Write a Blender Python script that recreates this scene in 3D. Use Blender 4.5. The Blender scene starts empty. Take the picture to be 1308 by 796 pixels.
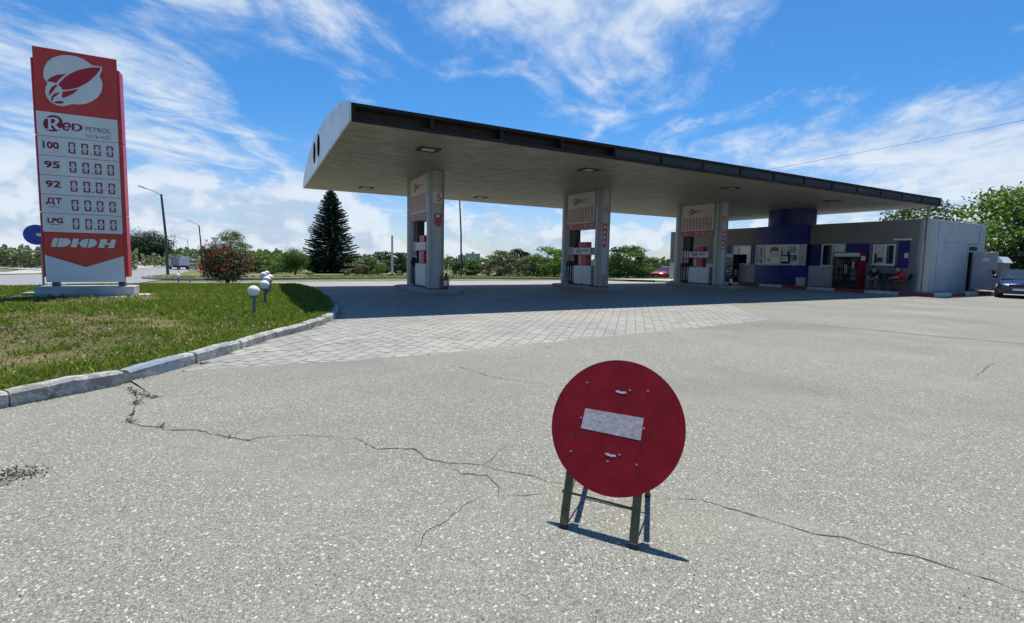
import bpy, bmesh, math, random
import numpy as np
from mathutils import Vector, Matrix
random.seed(7)
RNG = np.random.default_rng(7)
PI = math.pi
SC = bpy.context.scene
COL = SC.collection

# ------------------------------------------------------------------ camera
EYE_H = 1.45
F_PX, CY_PX, PITCH, ROLL, YAW = 611.32, 381.24, 0.0829433, 0.0194756, 0.4868031
fw = Vector((math.sin(YAW)*math.cos(PITCH), math.cos(YAW)*math.cos(PITCH), -math.sin(PITCH)))
rt0 = Vector((math.cos(YAW), -math.sin(YAW), 0))
up0 = rt0.cross(fw)
RT = math.cos(ROLL)*rt0 + math.sin(ROLL)*up0
UP = -math.sin(ROLL)*rt0 + math.cos(ROLL)*up0
cam = bpy.data.cameras.new('camera')
cam.sensor_width = 36.0
cam.sensor_fit = 'HORIZONTAL'
cam.lens = F_PX/1308*36
cam.shift_y = -(398-CY_PX)/1308
cam.clip_end = 9000
cam.clip_start = 0.05
camo = bpy.data.objects.new('camera', cam)
COL.objects.link(camo)
M = Matrix((RT, UP, -fw)).transposed().to_4x4()
M.translation = Vector((0, 0, EYE_H))
camo.matrix_world = M
SC.camera = camo

# ------------------------------------------------------------------ sun, sky, exposure
SUN_EL, SUN_AZ = math.radians(68.3), math.radians(37)
sd = Vector((math.sin(SUN_AZ)*math.cos(SUN_EL), math.cos(SUN_AZ)*math.cos(SUN_EL), math.sin(SUN_EL)))
sl = bpy.data.lights.new('sun', 'SUN')
sl.energy = 4.3
sl.angle = math.radians(0.53)
sl.color = (1.0, 0.965, 0.90)
so = bpy.data.objects.new('sun', sl)
so.rotation_euler = sd.to_track_quat('Z', 'Y').to_euler()
so.location = sd*60
COL.objects.link(so)
SC.view_settings.view_transform = 'Standard'
SC.view_settings.look = 'None'
SC.view_settings.exposure = 0.46
SC.view_settings.gamma = 1.0

def pix_dir(px, py):
    return fw + RT*((px-654)/F_PX) - UP*((py-CY_PX)/F_PX)

world = bpy.data.worlds.new('World')
SC.world = world
world.use_nodes = True
W = world.node_tree
for n in list(W.nodes):
    W.nodes.remove(n)
def wn(t, **k):
    n = W.nodes.new(t)
    for a, b in k.items():
        setattr(n, a, b)
    return n
def wl(a, b):
    W.links.new(a, b)
def wmath(op, a, b=None, c=None, clamp=False):
    n = wn('ShaderNodeMath', operation=op)
    n.use_clamp = clamp
    for i, v in enumerate((a, b, c)):
        if v is None:
            continue
        if isinstance(v, (int, float)):
            n.inputs[i].default_value = v
        else:
            wl(v, n.inputs[i])
    return n.outputs[0]
def wvec(op, a, b=None):
    n = wn('ShaderNodeVectorMath', operation=op)
    for i, v in enumerate((a, b)):
        if v is None:
            continue
        if isinstance(v, (tuple, Vector)):
            n.inputs[i].default_value = tuple(v)
        else:
            wl(v, n.inputs[i])
    return n
def wsmooth(v, lo, hi):
    n = wn('ShaderNodeMapRange', interpolation_type='SMOOTHSTEP')
    wl(v, n.inputs[0])
    n.inputs[1].default_value = lo
    n.inputs[2].default_value = hi
    return n.outputs[0]
sky = wn('ShaderNodeTexSky', sky_type='NISHITA')
sky.sun_disc = False
sky.sun_elevation = SUN_EL
sky.sun_rotation = SUN_AZ
sky.altitude = 50
sky.air_density = 1.0
sky.dust_density = 0.4
sky.ozone_density = 2.0
geo = wn('ShaderNodeTexCoord')
D = wvec('NORMALIZE', geo.outputs['Generated']).outputs[0]
sep = wn('ShaderNodeSeparateXYZ')
wl(D, sep.inputs[0])
dz = wmath('MAXIMUM', sep.outputs[2], 0.0)
# plane of the high clouds: x, y divided by height
inv = wmath('DIVIDE', 1.0, wmath('ADD', dz, 0.12))
flat = wn('ShaderNodeCombineXYZ')
wl(wmath('MULTIPLY', sep.outputs[0], inv), flat.inputs[0])
wl(wmath('MULTIPLY', sep.outputs[1], inv), flat.inputs[1])
rot = wn('ShaderNodeMapping')
wl(flat.outputs[0], rot.inputs[0])
rot.inputs['Rotation'].default_value = (0, 0, math.radians(-46))
mp = wn('ShaderNodeMapping')
wl(rot.outputs[0], mp.inputs[0])
mp.inputs['Scale'].default_value = (1.0, 1.5, 1.0)
mp.inputs['Location'].default_value = (3.1, 1.7, 0.4)
def wnoise(vec, scale, detail=6, rough=0.55, dist=0.0, lac=2.0):
    n = wn('ShaderNodeTexNoise')
    wl(vec, n.inputs['Vector'])
    n.inputs['Scale'].default_value = scale
    n.inputs['Detail'].default_value = detail
    n.inputs['Roughness'].default_value = rough
    n.inputs['Distortion'].default_value = dist
    n.inputs['Lacunarity'].default_value = lac
    return n.outputs[0]
n_streak = wnoise(mp.outputs[0], 1.35, 9, 0.56, 0.9)
n_fine = wnoise(mp.outputs[0], 6.0, 8, 0.65, 0.5)
n_big = wnoise(flat.outputs[0], 0.9, 3, 0.5, 0.2)
# where the high cloud lies thick or thin (direction, sharpness, amount)
cover = 0.0
for px, py, k, amt in [
    (20, 120, 16, .15), (170, 70, 30, .14), (300, 30, 50, .22), (230, 190, 22, .22), (330, 270, 40, .34), (60, 270, 20, .16), (450, 60, 60, .16),
    (440, 205, 90, .26), (500, 110, 90, .12), (560, 280, 60, .30), (480, 20, 90, .14),
    (640, 10, 26, .24), (800, 30, 40, .46), (690, 85, 60, .36), (960, 0, 60, .40), (575, 78, 200, .34), (760, 133, 400, .25),
    (900, 190, 70, .34), (1050, 170, 60, .36), (1180, 160, 50, .36), (1300, 140, 50, .34), (1200, 245, 60, .34), (1290, 250, 60, .3),
    (1010, 190, 100, .1), (110, 20, 120, -.14), (340, 130, 160, -.16), (390, 245, 160, -.14), (400, 150, 120, -.16), (540, 160, 60, -.16), (300, 210, 300, -.12),
    (620, 170, 40, -.30), (900, 100, 60, -.26), (1150, 80, 20, -.34), (560, 30, 120, -.06), (480, 260, 100, -.1)]:
    d = pix_dir(px, py).normalized()
    dt = wvec('DOT_PRODUCT', D, d).outputs['Value']
    g = wmath('MULTIPLY', wmath('EXPONENT', wmath('MULTIPLY', wmath('SUBTRACT', dt, 1.0), float(k)*2.2)), float(amt))
    cover = wmath('ADD', cover, g)
def centred(n, k):
    return wmath('MULTIPLY', wmath('SUBTRACT', n, 0.5), k)
v = wmath('ADD', centred(n_streak, 1.35), centred(n_fine, 0.55))
v = wmath('ADD', v, centred(n_big, 0.6))
v = wmath('ADD', v, wmath('MULTIPLY', cover, 0.70))
cirrus = wmath('MULTIPLY', wsmooth(v, 0.05, 0.62), 0.90)
# heaped clouds low over the horizon
low = wn('ShaderNodeMapping')
wl(D, low.inputs[0])
low.inputs['Scale'].default_value = (1.0, 1.0, 1.5)
lp = wnoise(low.outputs[0], 9.0, 9, 0.56, 0.25)
lp2 = wnoise(low.outputs[0], 2.6, 3, 0.5, 0.0)
band = wmath('SUBTRACT', 1.0, wsmooth(sep.outputs[2], 0.02, 0.20))
left = wvec('DOT_PRODUCT', D, pix_dir(240, 320).normalized()).outputs['Value']
lowcov = wmath('ADD', wmath('MULTIPLY', band, 0.24), wmath('MULTIPLY', wsmooth(left, 0.75, 1.0), 0.15))
cum_v = wmath('ADD', wmath('ADD', wmath('MULTIPLY', lp, 1.15), wmath('MULTIPLY', lp2, 0.55)), lowcov)
cum = wmath('MULTIPLY', wsmooth(cum_v, 1.06, 1.17), wsmooth(band, 0.05, 0.45))
up_ = wn('ShaderNodeMapping')
wl(D, up_.inputs[0])
up_.inputs['Scale'].default_value = (1.0, 1.0, 1.5)
up_.inputs['Location'].default_value = (0.012, 0.018, 0.05)
lpu = wnoise(up_.outputs[0], 9.0, 9, 0.56, 0.25)
lit = wsmooth(wmath('SUBTRACT', lp, lpu), -0.09, 0.09)
cumcol = wn('ShaderNodeMix', data_type='RGBA')
wl(lit, cumcol.inputs[0])
cumcol.inputs[6].default_value = (4.7, 5.9, 7.6, 1)
cumcol.inputs[7].default_value = (7.5, 8.2, 9.1, 1)
# deep blue of the clear air
tint = wn('ShaderNodeMix', data_type='RGBA', blend_type='MULTIPLY')
tint.inputs[0].default_value = 1.0
wl(sky.outputs[0], tint.inputs[6])
hi = wn('ShaderNodeMix', data_type='RGBA')
wl(wsmooth(sep.outputs[2], 0.0, 0.30), hi.inputs[0])
hi.inputs[6].default_value = (0.86, 0.96, 1.22, 1)
hi.inputs[7].default_value = (0.36, 0.87, 1.30, 1)
wl(hi.outputs[2], tint.inputs[7])
m1 = wn('ShaderNodeMix', data_type='RGBA')
wl(cirrus, m1.inputs[0])
wl(tint.outputs[2], m1.inputs[6])
veil = wn('ShaderNodeMix', data_type='RGBA')
wl(wsmooth(wmath('ADD', centred(n_fine, 0.6), centred(n_streak, 1.2)), -0.25, 0.30), veil.inputs[0])
veil.inputs[6].default_value = (5.6, 6.7, 8.2, 1)
veil.inputs[7].default_value = (7.6, 8.3, 9.1, 1)
wl(veil.outputs[2], m1.inputs[7])
m2 = wn('ShaderNodeMix', data_type='RGBA')
wl(wmath('MULTIPLY', cum, 0.85), m2.inputs[0])
wl(m1.outputs[2], m2.inputs[6])
wl(cumcol.outputs[2], m2.inputs[7])
bg = wn('ShaderNodeBackground')
wl(m2.outputs[2], bg.inputs[0])
bg.inputs[1].default_value = 0.076
wo = wn('ShaderNodeOutputWorld')
wl(bg.outputs[0], wo.inputs[0])

# ------------------------------------------------------------------ ground shape and tracing helpers
BREAK, FAR, SLOPE = 21.0, 112.0, 0.03
def gz(y):
    return -SLOPE*(min(max(y, BREAK), FAR)-BREAK)
EYE = Vector((0, 0, EYE_H))
def gp(px, py, dz=0.0):
    """point of the terrain seen at this spot of the photograph"""
    d = pix_dir(px, py)
    z = dz
    for _ in range(60):
        t = (z-EYE_H)/d.z
        z = gz(d.y*t)+dz
    return EYE+d*t
def on_y(px, py, y):
    d = pix_dir(px, py)
    return EYE+d*(y/d.y)
def on_x(px, py, x):
    d = pix_dir(px, py)
    return EYE+d*(x/d.x)
def height_at(px, py, base):
    d = pix_dir(px, py)
    return EYE_H+d.z*math.hypot(base[0], base[1])/math.hypot(d.x, d.y)

# ------------------------------------------------------------------ materials
MATS = {}
def nodes_of(name):
    m = bpy.data.materials.new(name)
    m.use_nodes = True
    t = m.node_tree
    return m, t, t.nodes['Principled BSDF']
class NT:
    """small wrapper to chain shader nodes"""
    def __init__(s, t):
        s.t = t
        s.pos = t.nodes.new('ShaderNodeNewGeometry').outputs['Position']
    def n(s, t, **k):
        x = s.t.nodes.new(t)
        for a, b in k.items():
            setattr(x, a, b)
        return x
    def put(s, inp, v):
        if isinstance(v, (int, float)):
            inp.default_value = v
        elif isinstance(v, tuple):
            inp.default_value = v if len(v) == 4 or inp.type == 'VECTOR' else (*v, 1)
        else:
            s.t.links.new(v, inp)
    def noise(s, scale, detail=4, rough=.55, vec=None, dist=0, out=0):
        x = s.n('ShaderNodeTexNoise')
        s.put(x.inputs['Vector'], vec if vec is not None else s.pos)
        x.inputs['Scale'].default_value = scale
        x.inputs['Detail'].default_value = detail
        x.inputs['Roughness'].default_value = rough
        x.inputs['Distortion'].default_value = dist
        return x.outputs[out]
    def voro(s, scale, vec=None, feature='F1', out='Distance'):
        x = s.n('ShaderNodeTexVoronoi', feature=feature)
        s.put(x.inputs['Vector'], vec if vec is not None else s.pos)
        x.inputs['Scale'].default_value = scale
        return x.outputs[out]
    def mul3(s, v, sc):
        x = s.n('ShaderNodeVectorMath', operation='MULTIPLY')
        s.put(x.inputs[0], v)
        x.inputs[1].default_value = sc
        return x.outputs[0]
    def math(s, op, a, b=None, clamp=False):
        x = s.n('ShaderNodeMath', operation=op)
        x.use_clamp = clamp
        s.put(x.inputs[0], a)
        if b is not None:
            s.put(x.inputs[1], b)
        return x.outputs[0]
    def smooth(s, v, lo, hi, a=0., b=1.):
        x = s.n('ShaderNodeMapRange', interpolation_type='SMOOTHSTEP')
        s.put(x.inputs[0], v)
        for i, q in zip((1, 2, 3, 4), (lo, hi, a, b)):
            x.inputs[i].default_value = q
        return x.outputs[0]
    def mix(s, f, a, b, mode='MIX'):
        x = s.n('ShaderNodeMix', data_type='RGBA', blend_type=mode)
        s.put(x.inputs[0], f)
        s.put(x.inputs[6], a)
        s.put(x.inputs[7], b)
        return x.outputs[2]
    def bump(s, h, strength, dist=.01):
        x = s.n('ShaderNodeBump')
        s.put(x.inputs['Height'], h)
        x.inputs['Strength'].default_value = strength
        x.inputs['Distance'].default_value = dist
        return x.outputs[0]
def mat(name, col, rough=.55, metal=0., var=.12, scale=3., bump=0., bscale=40., spec=.5, dirt=None, dscale=1.2, damt=.5, emit=0, coat=0):
    m, t, b = nodes_of(name)
    k = NT(t)
    dark = tuple(c*(1-var) for c in col)
    lite = tuple(min(1, c*(1+var)) for c in col)
    c = k.mix(k.smooth(k.noise(scale, 5, .6), .3, .7), dark, lite)
    if dirt:
        c = k.mix(k.smooth(k.noise(dscale, 7, .65), .48, .72, 0, damt), c, dirt)
    k.put(b.inputs['Base Color'], c)
    k.put(b.inputs['Roughness'], k.smooth(k.noise(scale*2.3, 4), .3, .7, max(.03, rough-.07), min(1, rough+.07)))
    b.inputs['Metallic'].default_value = metal
    b.inputs['Specular IOR Level'].default_value = spec
    b.inputs['Coat Weight'].default_value = coat
    if bump:
        k.put(b.inputs['Normal'], k.bump(k.noise(bscale, 6, .65), bump, .01))
    MATS[name] = m
    return m

def asphalt(name, k_tone, warm, contrast=1.0):
    """worn tarmac: every cell is a stone with its own tone, bedded in dark binder"""
    m, t, b = nodes_of(name)
    k = NT(t)
    wob = k.n('ShaderNodeVectorMath', operation='ADD')
    k.put(wob.inputs[0], k.pos)
    k.put(wob.inputs[1], k.mul3(k.noise(110, 3, .7, out=1), (.012, .012, 0.0)))
    P2 = k.mul3(wob.outputs[0], (1, 1, .2))
    def layer(sc, stops):
        d = k.voro(sc, P2)
        c = k.n('ShaderNodeSeparateColor')
        k.put(c.inputs[0], k.voro(sc, P2, out='Color'))
        r = k.n('ShaderNodeValToRGB')
        el = r.color_ramp.elements
        el[0].position, el[0].color = stops[0][0], (*[x*k_tone for x in stops[0][1]], 1)
        el[1].position, el[1].color = stops[1][0], (*[x*k_tone for x in stops[1][1]], 1)
        for p, q in stops[2:]:
            e = el.new(p)
            e.color = (*[x*k_tone for x in q], 1)
        k.put(r.inputs[0], c.outputs[0])
        return d, c, r.outputs[0]
    pat = k.noise(.45, 6, .62)
    pat2 = k.noise(2.1, 6, .65)
    d1, c1, r1 = layer(88, [(0, (.085, .085, .078)), (.30, (.15, .148, .135)), (.62, (.23, .225, .20)), (.86, (.29, .285, .252)), (.95, (.44, .43, .38)), (1, (.54, .53, .47))])
    d2, c2, r2 = layer(190, [(0, (.075, .075, .07)), (.35, (.17, .168, .152)), (.78, (.25, .247, .222)), (1, (.37, .362, .325))])
    # big stones stand in a matrix of small ones
    rs = k.n('ShaderNodeMapRange')
    k.put(rs.inputs[0], c1.outputs[2])
    rs.inputs[3].default_value = .18
    rs.inputs[4].default_value = .60
    big = k.math('GREATER_THAN', rs.outputs[0], d1)
    col = k.mix(big, r2, r1)
    d3 = k.voro(44, P2)
    c3 = k.n('ShaderNodeSeparateColor')
    k.put(c3.inputs[0], k.voro(44, P2, out='Color'))
    white = k.math('MULTIPLY', k.math('GREATER_THAN', c3.outputs[0], .89), k.math('GREATER_THAN', k.math('MULTIPLY', c3.outputs[1], .44), d3))
    col = k.mix(k.math('MULTIPLY', white, .9), col, (.66, .645, .56))
    edge = k.smooth(d2, .42, .62, 0, .45)
    col = k.mix(k.math('MULTIPLY', edge, k.math('SUBTRACT', 1.0, big)), col, (.07*k_tone, .069*k_tone, .064*k_tone))
    col = k.mix(k.math('MULTIPLY', k.noise(420, 2, .5), .12), col, (.15*k_tone, .148*k_tone, .135*k_tone))
    col = k.mix(k.smooth(pat, .44, .70, 0, .38), col, warm)
    col = k.mix(k.smooth(k.noise(.21, 5, .6), .45, .66, 0, .40), col, (.135, .133, .125))
    col = k.mix(k.smooth(pat2, .60, .74, 0, .22), col, (.10, .098, .09))
    col = k.mix(k.smooth(k.noise(.8, 7, .72), .60, .73, 0, .42), col, (.10, .098, .09))
    col = k.mix(k.smooth(k.noise(1.6, 7, .7), .60, .72, 0, .30), col, (.42, .405, .35))
    col = k.mix(k.smooth(k.noise(3.4, 5, .6), .70, .78, 0, .30), col, (.06, .058, .055))
    col = k.mix(1.0, col, (1.0, .980, .905), 'MULTIPLY')
    k.put(b.inputs['Base Color'], col)
    b.inputs['Roughness'].default_value = .85
    b.inputs['Specular IOR Level'].default_value = .25
    h = k.math('ADD', k.math('MULTIPLY', big, .5), k.math('SUBTRACT', 1.0, d2))
    k.put(b.inputs['Normal'], k.bump(h, .55, .004))
    MATS[name] = m
    return m
asphalt('asphalt', 1.34, (.33, .318, .272))
asphalt('asphalt_old', 1.34, (.36, .348, .30))

def paver_mat():
    m, t, b = nodes_of('paver')
    k = NT(t)
    oi = k.n('ShaderNodeObjectInfo')
    cell = k.n('ShaderNodeSeparateColor')
    k.put(cell.inputs[0], k.voro(3.1, k.mul3(k.pos, (1, 1, 0)), out='Color'))
    r = k.math('ADD', k.math('MULTIPLY', oi.outputs['Random'], .5), k.math('MULTIPLY', cell.outputs[0], .5))
    c = k.mix(r, (.225, .218, .197), (.37, .355, .312))
    c = k.mix(k.smooth(k.noise(.45, 5, .6), .44, .64, 0, .6), c, (.40, .355, .27))
    c = k.mix(k.smooth(k.noise(.9, 7, .68), .48, .68, 0, .65), c, (.19, .185, .172))
    c = k.mix(k.smooth(k.noise(2.6, 6, .65), .60, .72, 0, .5), c, (.13, .125, .115))
    c = k.mix(k.smooth(k.noise(170, 4, .7), .35, .7, 0, .35), c, (.24, .235, .22))
    k.put(b.inputs['Base Color'], c)
    b.inputs['Roughness'].default_value = .78
    k.put(b.inputs['Normal'], k.bump(k.noise(140, 5, .7), .35, .004))
    MATS['paver'] = m
paver_mat()

def kerb_mat():
    m, t, b = nodes_of('kerb_concrete')
    k = NT(t)
    c = k.mix(k.smooth(k.noise(4, 7, .65), .35, .65), (.30, .29, .265), (.46, .445, .40))
    c = k.mix(k.smooth(k.noise(5.5, 8, .74), .50, .57, 0, .8), c, (.64, .63, .57))
    oi = k.n('ShaderNodeObjectInfo')
    blue = k.math('MULTIPLY', k.smooth(k.noise(2.2, 6, .65, vec=k.mul3(k.pos, (1, 1, 2))), .47, .55, 0, .75), k.math('GREATER_THAN', oi.outputs['Random'], .30))
    c = k.mix(blue, c, (.25, .35, .45))
    c = k.mix(k.smooth(k.noise(13, 8, .75), .55, .64, 0, .85), c, (.12, .112, .095))
    k.put(b.inputs['Base Color'], c)
    b.inputs['Roughness'].default_value = .85
    k.put(b.inputs['Normal'], k.bump(k.noise(22, 8, .75), 1.0, .03))
    MATS['kerb_concrete'] = m
kerb_mat()

def leaf_mat(name, a, b_, c_=None, trans=.35, rough=.5):
    m, t, p = nodes_of(name)
    k = NT(t)
    at = k.n('ShaderNodeAttribute', attribute_name='tone')
    col = k.mix(at.outputs['Fac'], a, b_)
    if c_:
        col = k.mix(k.smooth(at.outputs['Fac'], .86, .95), col, c_)
    p.inputs['Roughness'].default_value = rough
    p.inputs['Specular IOR Level'].default_value = .35
    k.put(p.inputs['Base Color'], col)
    tr = k.n('ShaderNodeBsdfTranslucent')
    k.put(tr.inputs[0], k.mix(1., col, (1.25, 1.3, .6), 'MULTIPLY'))
    mx = k.n('ShaderNodeMixShader')
    mx.inputs[0].default_value = trans
    t.links.new(p.outputs[0], mx.inputs[1])
    t.links.new(tr.outputs[0], mx.inputs[2])
    t.links.new(mx.outputs[0], t.nodes['Material Output'].inputs[0])
    MATS[name] = m
leaf_mat('grass_blade', (.105, .17, .027), (.235, .295, .058), (.48, .41, .20), .42, .6)
leaf_mat('dry_leaf', (.13, .085, .045), (.25, .19, .10), (.06, .04, .025), .2)
leaf_mat('leaf_mid', (.040, .090, .018), (.105, .175, .034), None, .38)
leaf_mat('leaf_fresh', (.070, .145, .022), (.15, .24, .045), None, .42)
leaf_mat('leaf_dark', (.014, .040, .014), (.040, .085, .026), None, .22)
leaf_mat('leaf_grey', (.085, .110, .055), (.18, .205, .115), None, .3)
leaf_mat('leaf_olive', (.045, .075, .022), (.11, .135, .045), (.20, .17, .07), .3)
leaf_mat('leaf_red', (.05, .06, .022), (.18, .07, .035), None, .3)
leaf_mat('needle', (.013, .036, .020), (.036, .074, .040), None, .1)
leaf_mat('rose_leaf', (.018, .045, .014), (.055, .10, .030), (.12, .05, .03), .25)
leaf_mat('petal', (.40, .006, .016), (.70, .025, .045), None, .3)

def soil_mat(name, green, dry, brown, fine=40):
    m, t, b = nodes_of(name)
    k = NT(t)
    c = k.mix(k.smooth(k.noise(.5, 6, .65), .42, .60), green, dry)
    c = k.mix(k.smooth(k.noise(1.4, 6, .65), .55, .68, 0, .8), c, brown)
    c = k.mix(k.smooth(k.noise(fine, 5, .7), .35, .7, 0, .55), c, tuple(x*.45 for x in green))
    k.put(b.inputs['Base Color'], c)
    b.inputs['Roughness'].default_value = .95
    b.inputs['Specular IOR Level'].default_value = .1
    k.put(b.inputs['Normal'], k.bump(k.noise(fine, 6, .7), .8, .03))
    MATS[name] = m
soil_mat('lawn_soil', (.12, .135, .042), (.25, .195, .10), (.25, .175, .10))
soil_mat('verge_soil', (.12, .155, .045), (.24, .22, .10), (.33, .24, .14))
soil_mat('far_ground', (.13, .15, .06), (.25, .23, .12), (.30, .25, .15), 6)
soil_mat('bare_soil', (.25, .19, .12), (.30, .23, .15), (.17, .125, .08), 50)

mat('joint_sand', (.17, .155, .125), .95, var=.3, scale=9, bump=.4)
mat('crack_fill', (.075, .068, .055), .95, var=.4, scale=12)
mat('road_asphalt', (.24, .24, .24), .8, var=.14, scale=1.2, bump=.2, bscale=90, dirt=(.17, .17, .17), dscale=.35)
mat('road_paint', (.72, .72, .70), .7, var=.15, scale=6)
mat('pale_concrete', (.42, .40, .35), .85, var=.14, scale=2.5, bump=.3, dirt=(.28, .27, .24), dscale=1.8)
mat('grey_concrete', (.30, .29, .28), .85, var=.18, scale=3, bump=.4, dirt=(.17, .165, .16), dscale=2.5)
mat('plinth_concrete', (.40, .42, .43), .8, var=.15, scale=2.5, bump=.25, dirt=(.22, .22, .22), dscale=2.2)
mat('sign_red', (.30, .007, .014), .6, spec=.22, var=.16, scale=9, bump=.10, bscale=26, dirt=(.23, .03, .04), dscale=12, damt=.35)
mat('sign_white', (.58, .50, .47), .5, var=.12, scale=30, bump=.7, bscale=34, dirt=(.48, .40, .38), dscale=14)
mat('scuff_white', (.72, .68, .66), .6)
mat('olive_steel', (.11, .098, .038), .6, var=.3, scale=14, bump=.1, dirt=(.10, .07, .03), dscale=18)
mat('black_rubber', (.018, .018, .018), .75, var=.2)
mat('rivet_steel', (.65, .55, .55), .4, metal=.6)
mat('pylon_red', (.58, .045, .028), .42, var=.06, scale=1.2, dirt=(.46, .05, .035), dscale=1.5, damt=.4)
mat('pylon_side', (.62, .025, .055), .38, var=.06)
mat('pylon_white', (.70, .73, .74), .4, var=.04, scale=1.4, dirt=(.58, .61, .62), dscale=1.1, damt=.4)
mat('rocket_red', (.42, .006, .020), .38, var=.08)
mat('digit_red', (.20, .012, .030), .45, var=.1)
mat('badge_pink', (.64, .60, .62), .5, var=.05)
mat('dark_groove', (.10, .10, .11), .6)
mat('steel_post', (.12, .115, .11), .55, metal=.3)
mat('soffit', (.315, .288, .238), .5, metal=.05, var=.10, scale=1.0, dirt=(.20, .18, .15), dscale=.8, damt=.55)
mat('silver_panel', (.62, .63, .65), .38, metal=.35, var=.05, scale=.8)
mat('fascia_dark', (.018, .017, .018), .65, spec=.25, var=.3, scale=2)
mat('fascia_brown', (.032, .023, .020), .7, var=.35, scale=3)
mat('fascia_panel', (.050, .050, .055), .7, spec=.2, var=.2, scale=1.5, dirt=(.025, .025, .026), dscale=1.2)
mat('roof_metal', (.34, .35, .37), .45, metal=.5)
mat('column_metal', (.34, .345, .335), .42, metal=.3, var=.07, scale=2, bump=.10, bscale=3.5, dirt=(.28, .28, .27), dscale=2)
mat('board_white', (.58, .56, .52), .5, var=.06)
mat('board_red', (.46, .10, .10), .5, var=.12, scale=8)
mat('mark_red', (.42, .07, .075), .5)
mat('mark_white', (.80, .76, .74), .5)
mat('dispenser_grey', (.50, .54, .57), .38, metal=.15, var=.05)
mat('dispenser_red', (.47, .022, .028), .4, var=.07)
mat('plastic_white', (.70, .70, .68), .45, var=.06)
mat('plastic_black', (.018, .018, .02), .55, spec=.3)
mat('matt_black', (.012, .012, .013), .95, spec=.05)
mat('rack_brown', (.035, .028, .026), .6)
mat('screen_grey', (.16, .19, .20), .15)
mat('extinguisher_red', (.30, .018, .018), .4, dirt=(.16, .03, .02), dscale=5)
mat('wall_grey', (.17, .16, .145), .7, var=.07, scale=1.5, bump=.12, bscale=60, dirt=(.16, .155, .145), dscale=.9)
mat('wall_light', (.46, .45, .44), .65, var=.07, scale=1.5, dirt=(.36, .355, .35), dscale=1.2)
mat('wall_band', (.19, .172, .14), .65, var=.07, scale=1.3, dirt=(.17, .16, .14), dscale=.8)
mat('side_panel', (.36, .40, .44), .5, metal=.2, var=.06, scale=1.2, dirt=(.28, .31, .34), dscale=1.0)
mat('bay_blue', (.007, .019, .16), .45, var=.10, scale=1.4)
mat('panel_blue', (.007, .008, .13), .4, var=.08)
mat('frame_white', (.66, .67, .68), .4, var=.04)
mat('paper', (.66, .64, .60), .7, var=.1)
mat('paper_red', (.42, .10, .12), .7, var=.15)
mat('paper_green', (.28, .40, .36), .7, var=.15)
mat('door_grey', (.40, .40, .39), .55, var=.08, scale=3, dirt=(.30, .30, .29), dscale=2)
mat('curtain', (.42, .43, .42), .8, var=.1)
mat('interior', (.10, .09, .085), .8, var=.4, scale=2)
mat('kerb_red', (.30, .035, .035), .75, var=.2, scale=5, dirt=(.25, .14, .12), dscale=4)
mat('kerb_white', (.56, .54, .50), .75, var=.15, scale=5, dirt=(.36, .34, .31), dscale=4)
mat('lamp_white', (.82, .81, .78), .35, var=.03)
mat('lamp_green', (.10, .16, .145), .6, var=.2)
mat('pole_dark', (.085, .080, .078), .7, var=.2)
mat('pole_grey', (.30, .31, .32), .6, var=.12)
mat('pipe_white', (.62, .63, .63), .5, var=.06)
mat('bin_pink', (.44, .26, .27), .7, var=.2, scale=6)
mat('fence_green', (.015, .05, .035), .5)
mat('bark', (.11, .085, .06), .9, var=.3, scale=12, bump=.8, bscale=25)
mat('car_blue', (.010, .014, .06), .22, metal=.3, var=.04, coat=.6)
mat('car_red', (.50, .012, .035), .25, var=.04, coat=.6)
mat('car_silver', (.42, .44, .46), .3, metal=.4, coat=.5)
mat('car_white', (.74, .75, .76), .3, coat=.4)
mat('car_black', (.015, .015, .017), .5)
mat('tyre', (.022, .022, .022), .85)
mat('alloy', (.40, .41, .42), .35, metal=.7)
mat('headlight', (.72, .73, .70), .12)
mat('tail_red', (.40, .01, .01), .2)
mat('truck_box', (.30, .30, .33), .6, var=.1)
mat('truck_white', (.66, .68, .70), .5)
mat('skin', (.42, .24, .17), .55)
mat('cloth_black', (.020, .020, .024), .9)
mat('cloth_red', (.36, .018, .022), .85, var=.15)
mat('cloth_khaki', (.16, .135, .10), .9, var=.15)
mat('cloth_dkred', (.20, .018, .022), .9)
mat('shoe', (.04, .035, .03), .7)
mat('hair_dark', (.02, .015, .012), .8)
mat('chair_black', (.022, .021, .022), .6)
mat('sign_blue', (.012, .07, .42), .4)
mat('road_sign_red', (.55, .02, .02), .4)
mat('far_building', (.52, .47, .46), .8, var=.06)
mat('far_building_dark', (.30, .31, .35), .8)
mat('far_window', (.22, .26, .32), .5)
mat('shed_white', (.66, .70, .74), .6)
mat('cable', (.03, .03, .032), .7)
def glass_mat(name, col, rough, tr):
    m, t, b = nodes_of(name)
    b.inputs['Base Color'].default_value = (*col, 1)
    b.inputs['Roughness'].default_value = rough
    b.inputs['Transmission Weight'].default_value = tr
    b.inputs['IOR'].default_value = 1.45
    b.inputs['Specular IOR Level'].default_value = .7
    MATS[name] = m
glass_mat('car_glass', (.03, .04, .05), .05, 0)
glass_mat('dark_glass', (.045, .055, .06), .06, 0)
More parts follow.
